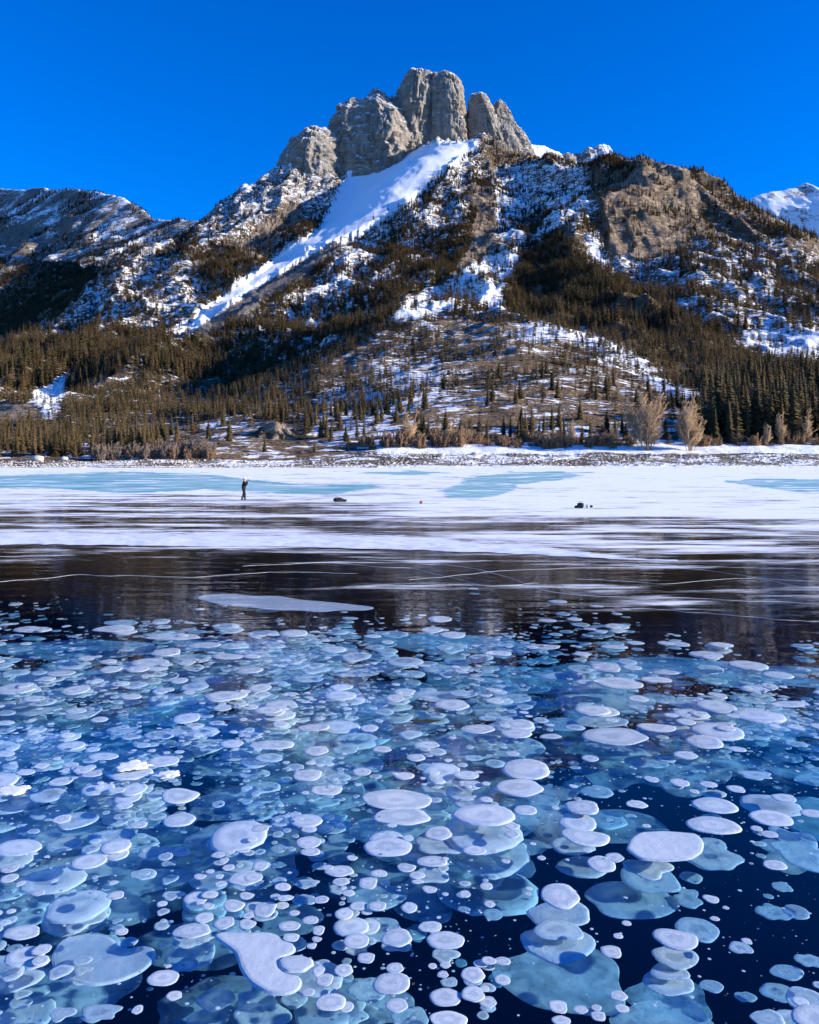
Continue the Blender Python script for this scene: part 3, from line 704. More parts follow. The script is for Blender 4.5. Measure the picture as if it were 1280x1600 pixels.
# white crack lines in the surface (parts of the lake)
M_crack = simple('crack_ice', (0.80, 0.84, 0.88), 0.6, 0.1)
def crack(pts, wpx, seed):
    P = []
    pts = np.array(pts, float)
    s = np.concatenate([[0], np.cumsum(np.hypot(*np.diff(pts, axis=0).T))]); t = np.linspace(0, s[-1], 90)
    u = np.interp(t, s, pts[:, 0]); v = np.interp(t, s, pts[:, 1])+0.010*(np.interp(t, s, pts[:, 1])-VH)*fbm(t/110, t*0, octv=5, gain=.55, seed=seed)
    Yc = HC*F/(v-VH); Xc = (u-U0)/F*Yc
    c = np.stack([Xc, Yc], -1); d = np.gradient(c, axis=0); d /= np.linalg.norm(d, axis=1)[:, None]; nrm = np.stack([-d[:, 1], d[:, 0]], -1)
    wd = (wpx/F*Yc*(0.5+0.9*np.abs(perlin(t/14, t*0, seed=seed+1)))*np.minimum(1, np.minimum(t, s[-1]-t)/12+0.1))[:, None]
    rows = [np.c_[c-nrm*wd, np.full(90, 0.002)], np.c_[c, np.full(90, 0.006)], np.c_[c+nrm*wd, np.full(90, 0.002)]]
    me = mesh_np('crack', np.concatenate(rows), grid_faces(3, 90), M_crack)
    return link('crack', me, lake)
crack([(560,872),(660,878),(745,889),(800,903),(850,922),(905,930),(1000,933),(1120,936),(1320,946)], 0.5, 1)
crack([(640,905),(780,892),(900,888),(1080,884),(1300,890)], 0.28, 2)
crack([(-30,912),(120,898),(300,903),(420,893),(560,896)], 0.22, 3)
crack([(380,884),(520,880),(640,888),(760,915),(840,912)], 0.22, 4)
crack([(900,905),(1040,912),(1180,903),(1330,912)], 0.3, 5)
crack([(960,950),(1100,958),(1240,968),(1340,972)], 0.3, 6)
crack([(860,870),(960,880),(1100,890),(1300,925)], 0.25, 9)

# ------------------------------------------------------------------ bubbles frozen in the ice
def bubble_material(name, a0, a1, c0, c1, wisp, edge=1.0):
    q = NT(name)
    rad = q.attr('rad').outputs['Fac']
    oi = q.n('ShaderNodeObjectInfo')
    tc = q.n('ShaderNodeTexCoord'); va = q.n('ShaderNodeVectorMath', operation='ADD'); q.l(tc.outputs['Object'], va.inputs[0])
    cx = q.n('ShaderNodeCombineXYZ'); q.l(q.math('MULTIPLY', oi.outputs['Random'], 40.0), cx.inputs[0]); q.l(cx.outputs[0], va.inputs[1])
    n = q.noise(va.outputs[0], 2.2, 6, 0.62, 0.7)
    n2 = q.noise(va.outputs[0], 9.0, 5, 0.6)
    ring = q.mr(q.math('SINE', q.math('ADD', q.math('MULTIPLY', rad, 8.5), q.math('ADD', q.math('MULTIPLY', n, 6.0), q.math('MULTIPLY', oi.outputs['Random'], 9.0)))), -1, 1, 0.0, 1.0)
    rim = q.mr(rad, 0.80, 0.985)
    al = q.mr(rad, 0.2, 1.0, a0, a1)
    al = q.math('ADD', al, q.math('MULTIPLY', q.math('SUBTRACT', n, 0.5), wisp), clamp=True)
    rim = q.math('MULTIPLY', rim, q.mr(q.noise(va.outputs[0], 1.6, 2), 0.40, 0.62, 0.0, edge))
    al = q.math('ADD', al, q.math('MULTIPLY', rim, 0.14), clamp=True)
    f = q.math('ADD', q.math('MULTIPLY', n, 0.5), q.math('ADD', q.math('MULTIPLY', ring, 0.22), q.math('MULTIPLY', n2, 0.28)))
    col = q.mix(q.mr(f, 0.36, 0.62), c0, c1); col = q.mix(q.math('MULTIPLY', rim, 0.6), col, (0.90, 0.93, 0.96))
    d = q.pbsdf(col, 0.55, 0.3, q.bump(n2, 0.25, 0.03))
    tl = q.n('ShaderNodeBsdfTranslucent'); q.l(col, tl.inputs[0])
    body = q.mixsh(0.22, d, tl.outputs[0])
    tr = q.n('ShaderNodeBsdfTransparent')
    return q.done(q.mixsh(al, tr.outputs[0], body))
BM = {'w': bubble_material('frosted_bubble', 0.93, 0.97, (0.72, 0.77, 0.81), (0.96, 0.96, 0.945), 0.15, 0.4),
      'm': bubble_material('clouded_bubble', 0.62, 0.84, (0.60, 0.70, 0.80), (0.88, 0.92, 0.95), 0.4, 0.4),
      'd': bubble_material('deep_bubble', 0.52, 0.74, (0.60, 0.72, 0.82), (0.88, 0.93, 0.95), 0.55, 0.4),
      's': bubble_material('veil_bubble', 0.52, 0.34, (0.66, 0.78, 0.86), (0.90, 0.95, 0.97), 1.0, 0.5),
      'c': bubble_material('ice_cloud', 0.50, -0.12, (0.70, 0.80, 0.88), (0.90, 0.95, 0.97), 1.5, 0.0)}
def bubble_arrays(seed, irregular=0.06, K=28, thick=0.05, outline=None, lens=True):
    r = np.random.default_rng(seed)
    th = np.linspace(0, 2*math.pi, K, endpoint=False)
    if outline is None:
        rr = 1+sum(r.normal()*irregular/(k**0.8)*np.cos(k*th+r.uniform(0, 6.28)) for k in range(2, 8))
        ox, oy = rr*np.cos(th), rr*np.sin(th)
    else:
        ox, oy = outline
        K = len(ox)
    fr = [(0.35, 0.99), (0.70, 0.95), (0.90, 0.84), (0.97, 0.55), (1.0, 0.0), (0.93, -0.28), (0.6, -0.45)]
    if not lens: fr = fr[:5]
    V = [(0, 0, thick)]; A = [0.0]
    for f, z in fr:
        for a, b in zip(ox*f, oy*f): V.append((a, b, z*thick)); A.append(f)
    if lens: V.append((0, 0, -0.5*thick)); A.append(0.0)
    V = np.array(V); nr = len(fr)
    i = np.arange(K); j = (i+1) % K
    tris = np.stack([np.zeros(K, int), 1+i, 1+j], -1)
    if lens: tris = np.concatenate([tris, np.stack([np.full(K, len(V)-1), 1+(nr-1)*K+j, 1+(nr-1)*K+i], -1)])
    quads = np.concatenate([np.stack([1+k*K+i, 1+(k+1)*K+i, 1+(k+1)*K+j, 1+k*K+j], -1) for k in range(nr-1)])
    return V, tris, quads, np.array(A)
def bubble_mesh(seed, irregular, mat, **k):
    V, t, qd, A = bubble_arrays(seed, irregular, **k)
    me = mesh_np('ice_bubble', V, [t, qd], mat); fattr(me, 'rad', A); return me
BV = {c: [bubble_mesh(500+i*7+ord(c), {'w': 0.055, 'm': 0.09, 'd': 0.12, 's': 0.17}[c]*(1.9 if i % 3 == 2 else 1), BM[c], thick={'w': 0.055, 'm': 0.05, 'd': 0.045, 's': 0.03}[c], K=40 if c in 'sd' else 28) for i in range(7)] for c in 'wmds'}
DEP = {'w': (0.02, 0.05), 'm': (0.14, 0.26), 'd': (0.38, 0.62), 's': (0.55, 0.95)}
HB = []
def hb(c, *lst):
    for t in lst: HB.append((c,)+t)
# near right, dark ice
hb('w', (910,1260,56,24),(915,1307,75,28),(1117,1257,66,26),(1115,1288,80,30),(1205,1277,65,25),(1202,1303,26,12),(1182,1294,18,9),(1211,1351,36,16),(940,1349,43,24),(960,1339,30,14),
   (875,1398,60,38),(1056,1466,68,34),(955,1486,35,20),(966,1462,15,9),(979,1442,15,9),(917,1328,14,7),(1111,1404,24,13),(1117,1435,14,8),(1134,1418,10,6),(1167,1470,17,10),
   (696,1468,60,30),(672,1447,37,18),(739,1522,38,25),(751,1505,23,13),(739,1552,37,25),(696,1557,50,30),(762,1565,28,19),(701,1592,60,28),(692,1522,18,11),(676,1509,14,9),(696,1507,18,11),(785,1530,24,17),(785,1501,25,14),
   (760,1384,20,12),(726,1396,19,10),(765,1412,18,11),(827,1388,11,6),(825,1396,11,6),(872,1572,32,20),(935,1587,25,15),(967,1555,27,16),(972,1575,22,13),(932,1574,16,10),(907,1577,24,13),(877,1594,30,16),
   (685,1301,43,20),(821,1265,36,16),(800,1290,25,11),(800,1303,24,12),(675,1345,47,19),(671,1389,24,11),(1062,1222,30,12),(1018,1217,22,9),(1107,1225,27,10),(1085,1236,16,7),(800,1177,22,8),(995,1256,34,12),(1150,1232,30,11),(1268,1270,34,14),(1010,1290,14,6),(1225,1246,40,13),
   (896,1228,14,6),(868,1262,12,6),(846,1340,14,7),(833,1318,10,5),(790,1345,14,7),(772,1330,12,6))
hb('m', (872,1452,75,34),(872,1472,115,58),(1044,1534,80,40),(875,1426,95,45),(1056,1494,70,35),(1046,1517,58,30),(1012,1355,75,30),(696,1492,42,22),(702,1534,26,16),(672,1367,58,26),(690,1320,70,30),(1157,1480,35,20),(1260,1560,62,40),(1240,1595,80,40),(1200,1590,50,30),(739,1532,30,20))
hb('d', (1105,1331,95,50),(1015,1370,92,46),(987,1402,143,58),(1080,1370,34,20),(1075,1402,45,28),(1090,1450,65,40),(1210,1425,50,28),(1230,1518,50,25),(1215,1549,52,30),(1112,1540,36,22),(1165,1557,30,18),(1250,1325,90,60),(1222,1385,30,16),(1265,1500,40,22),(770,1428,30,18))
hb('s', (880,1520,205,110),(1046,1556,130,78),(740,1308,210,100),(1035,1592,150,70),(660,1400,110,70),(1240,1335,110,50))
# near left
hb('w', (255,1527,48,27),(300,1453,60,25),(350,1441,33,20),(319,1433,30,18),(414,1420,38,24),(365,1414,34,19),(386,1443,28,16),(388,1430,18,11),(35,1456,55,24),(65,1483,28,19),(63,1500,26,16),(190,1455,20,12),(215,1577,17,15),(272,1555,25,16),
   (517,1565,47,28),(507,1530,30,20),(537,1515,30,20),(612,1535,58,37),(620,1570,36,22),(617,1512,28,18),(620,1464,48,28),(557,1469,40,25),(572,1496,30,16),(482,1550,20,13),(525,1540,15,10),
   (530,1360,47,18),(533,1377,28,13),(575,1379,32,17),(592,1364,26,12),(482,1315,40,18),(485,1330,30,14),(483,1295,24,11),(382,1371,48,22),(442,1385,25,13),(407,1294,27,13),(407,1352,27,15),(460,1426,17,10),(485,1437,25,14),(498,1453,20,14),(452,1446,35,16),(455,1464,28,12),(495,1467,16,9),(487,1477,17,10),
   (312,1369,20,9),(343,1369,14,7),(328,1361,14,7),(357,1355,20,10),(341,1335,22,10),(358,1325,18,8),(380,1327,22,11),(350,1344,16,8),(305,1400,20,11),(328,1397,26,13),(385,1399,24,12),(325,1415,20,10),(430,1400,16,8),(451,1402,16,9),(502,1405,24,12),(512,1355,18,8),(550,1340,18,8),(560,1415,28,16),(545,1395,20,10),
   (280,1280,50,22),(97,1279,28,14),(217,1288,26,11),(15,1357,26,14),(181,1398,26,14),(60,1395,20,9),(620,1247,110,32),(628,1274,90,26),(606,1322,76,30),(635,1355,30,14),(590,1415,30,14))
hb('m', (175,1306,70,26),(100,1318,55,24),(130,1435,62,35),(120,1280,60,30),(532,1388,36,16),(202,1471,26,16),(291,1507,38,24),(97,1583,38,22),(155,1581,60,30),(129,1500,30,15),(129,1515,28,14),(129,1530,32,18),(300,1466,64,26),(414,1428,40,22),(240,1330,50,22),(225,1365,40,18),(280,1330,34,14),(270,1398,34,14),(620,1475,46,24),(557,1480,38,22),(680,1310,60,28),(385,1380,46,20),(480,1380,34,16),(476,1405,36,18),(660,1330,80,30))
hb('d', (20,1436,95,46),(17,1522,95,62),(20,1560,105,52),(405,1556,72,44),(410,1585,82,46),(337,1560,58,36),(325,1592,62,36),(300,1490,78,42),(590,1450,80,40),(545,1580,60,40),(640,1590,60,40),(460,1560,40,30),(575,1545,60,40),(590,1400,90,40))
hb('s', (75,1582,190,72),(120,1390,330,70),(260,1320,240,80),(560,1270,200,70),(480,1245,180,60),(620,1305,130,70),(60,1300,240,90),(580,1560,120,80),(140,1545,170,60))
# middle distance
hb('w', (810,1131,50,16),(746,1138,55,14),(706,1100,55,17),(932,1110,68,18),(960,1148,103,28),(1026,1136,60,14),(1101,1158,55,20),(822,1200,73,32),(811,1229,76,28),(735,1226,38,14),(1071,1179,38,12),(946,1041,50,15),(967,1065,75,20),(1040,1050,40,9),(1025,1061,50,10),(860,1150,35,9),(650,1183,30,12),(667,1163,40,10),(997,1091,32,9),(1122,1086,25,10),(1152,1170,28,9),(905,1263,0,0),
   (179,981,65,10),(272,994,85,9),(260,1018,45,13),(292,1035,28,8),(95,1051,45,8),(135,1028,25,7),(320,1007,50,9),(355,1025,52,8),(390,1046,42,11),(260,1077,26,8),(429,1113,35,10),(438,1131,26,10),(490,1136,50,12),(425,1163,70,15),(494,1172,40,14),(480,1210,50,17),(577,1137,28,11),(617,1090,30,13),(597,1170,30,10),(95,1220,36,15),(145,1208,33,11),(122,1200,25,8),(65,1196,25,8),(260,1211,28,16),(280,1242,60,24),(510,1234,55,15),(565,1205,30,12),(205,1198,26,14),(640,1270,0,0),(175,1320,0,0),(1130,1132,30,8),(1180,1110,40,9),(1230,1100,50,10),(960,1010,40,7),(850,1010,50,8),(780,1020,44,7))
hb('m', (940,1126,84,18),(1082,1096,76,18),(130,1112,52,22),(325,1061,52,12),(190,972,52,8),(690,1085,100,18),(800,1090,60,14),(560,1050,70,13),(610,1040,80,14),(480,1060,50,10),(700,1045,80,14),(880,1055,70,12),(540,1170,40,16),(370,1180,50,16),(320,1160,44,14),(190,1140,50,14),(230,1160,46,13),(90,1150,60,16),(60,1110,60,14),(1150,1110,70,14),(1060,1140,50,12),(1000,1105,40,12),(1180,1210,50,14),(40,1245,60,20),(160,1250,50,18))
hb('d', (765,1160,150,50),(970,1160,120,36),(790,1105,110,30),(880,1130,60,20),(700,1190,90,30),(1010,1190,60,20),(240,1100,90,24),(110,1085,90,20),(420,1090,80,18),(560,1100,90,22))
hb('s', (970,1188,155,66),(765,1185,160,60),(800,1060,260,40),(560,1085,240,46),(200,1110,260,50),(90,1180,240,60),(430,1180,220,60),(300,1060,260,40),(1000,1040,260,36),(1150,1120,240,50),(120,1010,260,30),(420,1010,280,30),(700,1000,260,28),(1180,1050,240,34),(620,1160,160,46),(60,1060,200,36),(540,1215,160,40))
def px_bubble(u, v, w, h, D):
    Y = (HC+D)*F/(v-VH); X = (u-U0)/F*Y
    rx = w/2/F*Y; ry = h/2*Y*Y/(F*(HC+D)); ry = min(max(ry, 0.55*rx), 1.7*rx)
    return X, Y, rx, ry
def zone(u, v):
    a = 'left' if u < 430 else 'middle' if u < 850 else 'right'
    b = 'nearest' if v > 1400 else 'near' if v > 1250 else 'mid-distance' if v > 1080 else 'farther'
    return a, b
ADJ = {'w': 'white frosted', 'm': 'pale blue clouded', 'd': 'deep blue translucent', 's': 'wide thin blue veil-like'}
SPECIAL = {(875,1398): 'white bubble topping the tall stack in the dark ice near the bottom', (875,1426): 'second bubble down in the tall stack in dark ice near the bottom', (872,1472): 'broad blue bubble low in the tall stack in dark ice near the bottom',
    (880,1520): 'widest blue veil under the tall stack in dark ice near the bottom', (1056,1466): 'white bubble topping the shorter stack at the bottom right', (1056,1494): 'second white bubble of the shorter stack at the bottom right', (1046,1556): 'widest blue bubble under the shorter stack at the bottom right',
    (960,1148): 'largest white oval bubble in the middle distance right of centre', (445,942): 'long thin pale sheet of trapped gas at the far edge of the bubbles', (620,1247): 'large flat white oval bubble at the centre of the bubble field',
    (740,1308): 'big blue veil bubble with a sharp curved edge right of centre', (612,1535): 'plump white bubble at the bottom centre', (414,1420): 'two-tiered white bubble above the boot-shaped one',
    (75,1582): 'large blue bubble cut by the bottom left corner', (822,1200): 'egg-shaped white bubble right of centre', (970,1188): 'wide bowl-shaped blue veil below the largest white oval', (1117,1257): 'tilted white oval bubble at the right, beyond the pillow-shaped one',
    (915,1307): 'flat white oval bubble left of the pillow-shaped one', (910,1260): 'white oval bubble in dark ice above a flatter one', (1101,1158): 'white tilted oval bubble standing alone at the right in dark ice'}
def add_bubble(c, u, v, w, h, D=None, me=None, label=None):
    D = rng.uniform(*DEP[c]) if D is None else D
    X, Y, rx, ry = px_bubble(u, v, w, h, D)
    o = bpy.data.objects.new('ice_bubble', me or BV[c][int(rng.integers(0, 7))]); COL.objects.link(o)
    o.location = (X, Y, -D-0.06*min(rx, ry)); o.scale = (rx, ry, min(rx, ry)*(0.6 if rx > 0.3 else 1)); 
    if me is None: o.rotation_euler = (rng.normal()*0.02, rng.normal()*0.02, 0)
    a, b = zone(u, v)
    sz = 'large' if w > 58 else 'mid-sized' if w > 30 else 'small'
    lb = label or SPECIAL.get((u, v)) or f'{sz} {ADJ[c]} bubble in the {b} ice at the {a}'
    tag(o, lb, 'ice bubble', 'gas bubbles frozen in the ice' if (label or (u, v) in SPECIAL) else lb.replace('bubble', 'bubbles', 1))
    return o
HB = [b for b in HB if b[3] > 0]
for c, u, v, w, h in HB: add_bubble(c, u, v, w, h)

# shaped bubbles traced as plan outlines
def shaped(poly, D, c, label, thick=0.05, n=72):
    P = np.array([((u-U0)/F*(HC+D)*F/(v-VH), (HC+D)*F/(v-VH)) for u, v in poly]); ctr = P.mean(0)
    Q = np.concatenate([P-ctr, (P-ctr)[:1]])
    s = np.concatenate([[0], np.cumsum(np.hypot(*np.diff(Q, axis=0).T))]); t = np.linspace(0, s[-1], n, endpoint=False)
    x, y = np.interp(t, s, Q[:, 0]), np.interp(t, s, Q[:, 1])
    for _ in range(3): x = (np.roll(x, 1)+2*x+np.roll(x, -1))/4; y = (np.roll(y, 1)+2*y+np.roll(y, -1))/4
    ar = 0.5*np.sum(x*np.roll(y, -1)-np.roll(x, -1)*y)
    if ar < 0: x, y = x[::-1], y[::-1]
    dx, dy = np.roll(x, -1)-np.roll(x, 1), np.roll(y, -1)-np.roll(y, 1); ln = np.hypot(dx, dy); nx, ny = dy/ln, -dx/ln
    bm = bmesh.new(); rings = []
    for ins, zz in ((0.035, 1.0), (0.015, 0.9), (0.0, 0.4), (0.01, 0.0)):
        rings.append([bm.verts.new((x[k]-nx[k]*ins, y[k]-ny[k]*ins, zz*thick*0.4)) for k in range(n)])
    for a, b in zip(rings[:-1], rings[1:]):
        for k in range(n): bm.faces.new((a[k], b[k], b[(k+1) % n], a[(k+1) % n]))
    bm.faces.new(rings[0]); bm.faces.new(rings[-1][::-1])
    bmesh.ops.triangulate(bm, faces=[f_ for f_ in bm.faces if len(f_.verts) > 4])
    me = bpy.data.meshes.new('ice_bubble'); bm.to_mesh(me); bm.free(); me.materials.append(BM[c])
    fattr(me, 'rad', np.repeat([0.6, 0.85, 1.0, 0.9], n))
    o = link('ice_bubble', me, loc=(ctr[0], ctr[1], -D-thick*0.5)); tag(o, label, 'ice bubble', 'gas bubbles frozen in the ice')
def zr(pts, ox, oy): return [(ox+x/2, oy+y/2) for x, y in pts]
shaped(zr([(608,66),(650,56),(720,54),(800,62),(870,60),(930,72),(1060,83),(1185,97),(1140,107),(1060,104),(1000,112),(920,104),(860,106),(790,96),(720,92),(650,80)], 0, 900), 0.02, 'm', SPECIAL[(445,942)], 0.04)
shaped(zr([(660,418),(690,404),(760,408),(850,405),(925,448),(928,474),(880,482),(868,505),(885,535),(935,538),(950,565),(935,592),(890,607),(830,598),(775,562),(748,520),(738,475),(700,446)], 0, 1250), 0.03, 'w', 'big white boot-shaped bubble at the bottom left of centre')
shaped(zr([(160,480),(190,430),(240,415),(300,412),(350,422),(375,455),(400,462),(435,447),(485,455),(490,490),(450,530),(380,562),(290,578),(200,555),(165,520)], 0, 1250), 0.20, 'd', 'large blue heart-shaped bubble with a notch near the bottom left', 0.05)
shaped(zr([(675,150),(690,115),(720,95),(800,92),(900,100),(922,130),(915,160),(880,182),(800,188),(720,182)], 640, 1250), 0.02, 'w', 'big pillow-shaped white bubble at the right in dark ice')
shaped(zr([(868,495),(890,480),(940,477),(978,490),(982,510),(950,532),(900,534),(875,520)], 0, 1250), 0.02, 'w', 'ringed white bubble tucked into the side of the boot-shaped one')

# countless smaller bubbles: density over the lake, with stacks below
DM = [(0.08, [(770,1240),(1400,1230),(1400,1700),(790,1700),(770,1500),(730,1440),(800,1340)]), (0.25, [(820,1080),(910,1070),(930,1130),(870,1170),(840,1160)]), (0.3, [(290,1150),(340,1140),(370,1250),(330,1400),(290,1330)]),
      (0.3, [(520,1290),(580,1285),(590,1340),(540,1400),(510,1350)]), (0.35, [(80,1400),(180,1410),(330,1440),(330,1620),(60,1620)]), (1.5, [(300,1290),(480,1290),(640,1400),(640,1620),(440,1620),(480,1450),(330,1440)]), (0.55, [(640,1400),(760,1400),(780,1620),(640,1620)]),
      (0.3, [(1000,1140),(1280,1150),(1280,1240),(1000,1230)]), (1.5, [(-300,960),(640,950),(640,1250),(-300,1300)]), (0.0, [(-600,900),(1900,900),(1900,928),(1100,935),(640,925),(300,930),(-600,935)])]
def dens_at(u, v):
    d = np.ones_like(u)
    for val, p in DM[3:4]+DM[:3]+DM[4:8]: d[inpoly(p, u, v)] = val
    d[inpoly(DM[8][1], u, v) & (d >= 0.99)] = 1.5
    d *= sstep(910, 1070, v+45*perlin(u/90, v/40, seed=401))
    d *= np.where((v < 1040) & (u > 1000), sstep(960, 1040, v+40*perlin(u/80, v*0, seed=404))*0.8, 1)
    for cu_, cv_, ru_, rv_ in ((878,1455,125,95),(1050,1525,95,95),(395,1510,95,75),(160,1500,100,60),(1045,1325,110,50),(990,1390,85,40),(962,1150,75,26),(875,1520,115,60)):
        d = np.where(((u-cu_)/ru_)**2+((v-cv_)/rv_)**2 < 1, d*0.08, d)
    return d
NB = 42000
by = np.sqrt(rng.uniform(4.3**2, 21.5**2, NB)); bx = rng.uniform(-0.62, 0.62, NB)*by
bu = U0+F*bx/by; bvv = VH+HC*F/by
clus = fbm(bx/0.8, by/0.8, octv=3, seed=410)
keep = rng.random(NB) < np.clip(dens_at(bu, bvv)*np.clip(0.5+1.3*clus, 0.08, 1.3)*0.36*np.clip(by/9, 0.75, 1.25), 0, 1)
bx, by, bu, bvv = bx[keep], by[keep], bu[keep], bvv[keep]
recs = {'w': [], 'm': [], 'd': [], 's': [], 'c': []}
for x, y in zip(bx, by):
    R0 = min(0.008+rng.lognormal(-3.9, 0.95)*(0.8+0.075*y), 0.28)
    n = 1 if rng.random() < 0.62 else int(rng.integers(2, 5))
    D = 0.015+rng.exponential(0.12+0.016*y); R1 = R0
    for k in range(n):
        if D > 1.2: break
        c = 'w' if D < 0.09 else 'm' if D < 0.33 else 'd'
        recs[c].append((x, y, D, R1*rng.uniform(0.85, 1.15), R1*rng.uniform(0.8, 1.2)))
        D += rng.uniform(0.05, 0.16)*(0.6+6*R0); R1 *= rng.uniform(0.85, 1.35); x += rng.normal()*R0*0.3; y += rng.normal()*R0*0.3
# veils deep below the crowded areas
NV = 1000
vy = np.sqrt(rng.uniform(4.6**2, 21**2, NV)); vx = rng.uniform(-0.6, 0.6, NV)*vy
kv = rng.random(NV) < np.clip(dens_at(U0+F*vx/vy, VH+HC*F/vy)-0.35, 0, 1)*0.7*np.clip(0.5+1.4*fbm(vx/1.5, vy/1.5, octv=3, seed=420), 0.05, 1)
for x, y in zip(vx[kv], vy[kv]):
    if VH+HC*F/y > 1330 and rng.random() < 0.6: continue
    R0 = rng.uniform(0.18, 0.5); recs['s'].append((x, y, rng.uniform(0.3, 0.9), R0*rng.uniform(.8, 1.4), R0*rng.uniform(.7, 1.2)))
# broad milky clouds in the ice under the crowded left and middle
for i in range(230):
    y = math.sqrt(rng.uniform(4.8**2, 21**2)); x = rng.uniform(-0.6, 0.6)*y
    if rng.random() > float(np.clip(dens_at(np.array([U0+F*x/y]), np.array([VH+HC*F/y]))[0]-0.3, 0, 1)): continue
    R0 = rng.uniform(0.4, 1.1); 
    if VH+HC*F/y > 1340 and rng.random() < 0.75: continue
    recs['c'].append((x, y, rng.uniform(0.5, 1.1), R0*rng.uniform(.9, 1.5), R0*rng.uniform(.7, 1.1)))
# tiny specks
NS = 10000
sy = np.sqrt(rng.uniform(4.3**2, 14**2, NS)); sx = rng.uniform(-0.6, 0.6, NS)*sy
kq = rng.random(NS) < np.clip(0.28+0.7*dens_at(U0+F*sx/sy, VH+HC*F/sy), 0, 1)*np.clip(0.6+1.3*fbm(sx/0.7, sy/0.7, octv=3, seed=433), 0.1, 1)
sx, sy = sx[kq], sy[kq]
for x, y in zip(sx, sy):
    r0 = rng.uniform(0.004, 0.013)*(1.8 if rng.random() < 0.2 else 1); recs['w'].append((x, y, rng.uniform(0.01, 0.5), r0, r0))
# promote the largest of them to single objects until 300
big = sorted([(r[3]/r[1], c, i) for c in 'wm' for i, r in enumerate(recs[c]) if abs(r[0]) < 0.5*r[1]], reverse=True)[:max(0, 297-len(HB)-4)]
drop = {c: set() for c in recs}
for _, c, i in big:
    x, y, D, rx, ry = recs[c][i]; drop[c].add(i)
    u, v = U0+F*x/y, VH+(HC+D)*F/y
    add_bubble(c, u, v, 2*rx*F/y, 2*ry*F*(HC+D)/y**2, D)
for c in 'wmdsc':
    L = [r for i, r in enumerate(recs[c]) if i not in drop[c]]
    if not L: continue
    Vs, Ts, Qs, As = [], [], [], []; off = 0
    var = [bubble_arrays(700+i, {'w': 0.075, 'm': 0.10, 'd': 0.13, 's': 0.18, 'c': 0.2}[c]*(1.8 if i % 3 == 2 else 1), K=32 if c in 'sc' else 16, thick=0.03 if c in 'sc' else 0.07, lens=False) for i in range(6)]
    for i, (x, y, D, rx, ry) in enumerate(L):
        V, t, qd, A = var[i % 6]
        Vs.append(V*np.array([rx, ry, min(rx, ry)])+np.array([x, y, -D-0.07*min(rx, ry)])); Ts.append(t+off); Qs.append(qd+off); As.append(A); off += len(V)
    me = mesh_np('small_bubbles', np.concatenate(Vs), [np.concatenate(Ts), np.concatenate(Qs)], BM[c]); fattr(me, 'rad', np.concatenate(As))
    tag(link({'w': 'small_white_bubbles', 'm': 'small_clouded_bubbles', 'd': 'small_deep_bubbles', 's': 'bubble_veils', 'c': 'milky_ice'}[c], me), {'w': 'countless small white bubbles frozen just under the ice surface', 'm': 'countless pale blue bubbles a little deeper in the ice', 'd': 'countless faint blue bubbles deep in the ice', 's': 'overlapping thin blue veils of gas deep in the ice', 'c': 'soft milky clouds deep in the blue ice'}[c], kind='stuff')
    print('stuff', c, len(L), off)
# ------------------------------------------------------------------ bare trees, shrubs and stones on the shore
def gz(x, y): return float(ground_z(np.array([float(x)]), np.array([float(y)]))[0])
M_tan = simple('bare_wood', (0.46, 0.31, 0.18), 0.85, 0.3, 3)
M_brush = simple('brush_twigs', (0.27, 0.165, 0.092), 0.9, 0.4, 2)
M_greybrush = simple('grey_brush_twigs', (0.20, 0.15, 0.115), 0.9, 0.4, 2)
def bare_plant(seed, stems, H, spread, side, twigs, r0, tw, mat_t, mat_c):
    r = random.Random(seed); V, Q = [], []; TV, TT = [], []
    for i in range(stems):
        a = r.uniform(0, 6.28); sp = spread*r.uniform(0.1, 1.0); h = H*r.uniform(0.6, 1.0)
        pts = [Vector((math.cos(a)*0.25*sp*r.random(), math.sin(a)*0.25*sp*r.random(), -0.4))]
        d = Vector((math.cos(a)*sp/H, math.sin(a)*sp/H, 1)).normalized()
        ns = 6
        for k in range(ns):
            d = (d+Vector((r.uniform(-.09, .09), r.uniform(-.09, .09), 0.03))).normalized(); pts.append(pts[-1]+d*(h/ns))
        rad = [r0*r.uniform(.7, 1)*(1-k/(ns+0.3)) for k in range(ns+1)]
        v, f = tube_rings(pts, rad, 4); off = len(V); V += v; Q += [tuple(x+off for x in q_) for q_ in f]
        for k in range(side):
            t = r.uniform(0.12, 0.98)*ns; j = min(int(t), ns-1); p = pts[j].lerp(pts[j+1], t-j)
            b = r.uniform(0, 6.28); L = h*0.26*r.uniform(.5, 1.2)*(1.25-t/ns)
            bd = (Vector((math.cos(b), math.sin(b), 0))*r.uniform(.5, 1.3)+Vector((0, 0, 1))).normalized()
            e = p+bd*L
            for m in range(twigs+1):
                if m == 0: s0, e0, ww = p, e, tw*1.5
                else:
                    s0 = p.lerp(e, r.uniform(.15, .95)); c = r.uniform(0, 6.28)
                    e0 = s0+(bd+Vector((math.cos(c), math.sin(c), r.uniform(-.1, .5)))*0.7).normalized()*L*r.uniform(.35, .7); ww = tw
                n_ = len(TV); px = Vector((r.uniform(-1, 1), r.uniform(-1, 1), r.uniform(-.3, .3))).normalized()*ww
                py = px.cross(e0-s0).normalized()*ww
                TV += [tuple(s0-px), tuple(s0+px), tuple(s0+py), tuple(e0)]; TT += [(n_, n_+1, n_+3), (n_+1, n_+2, n_+3), (n_+2, n_, n_+3)]
    return mesh_np('trunk', np.array(V), np.array(Q), mat_t), mesh_np('crown', np.array(TV), np.array(TT), mat_c, False)
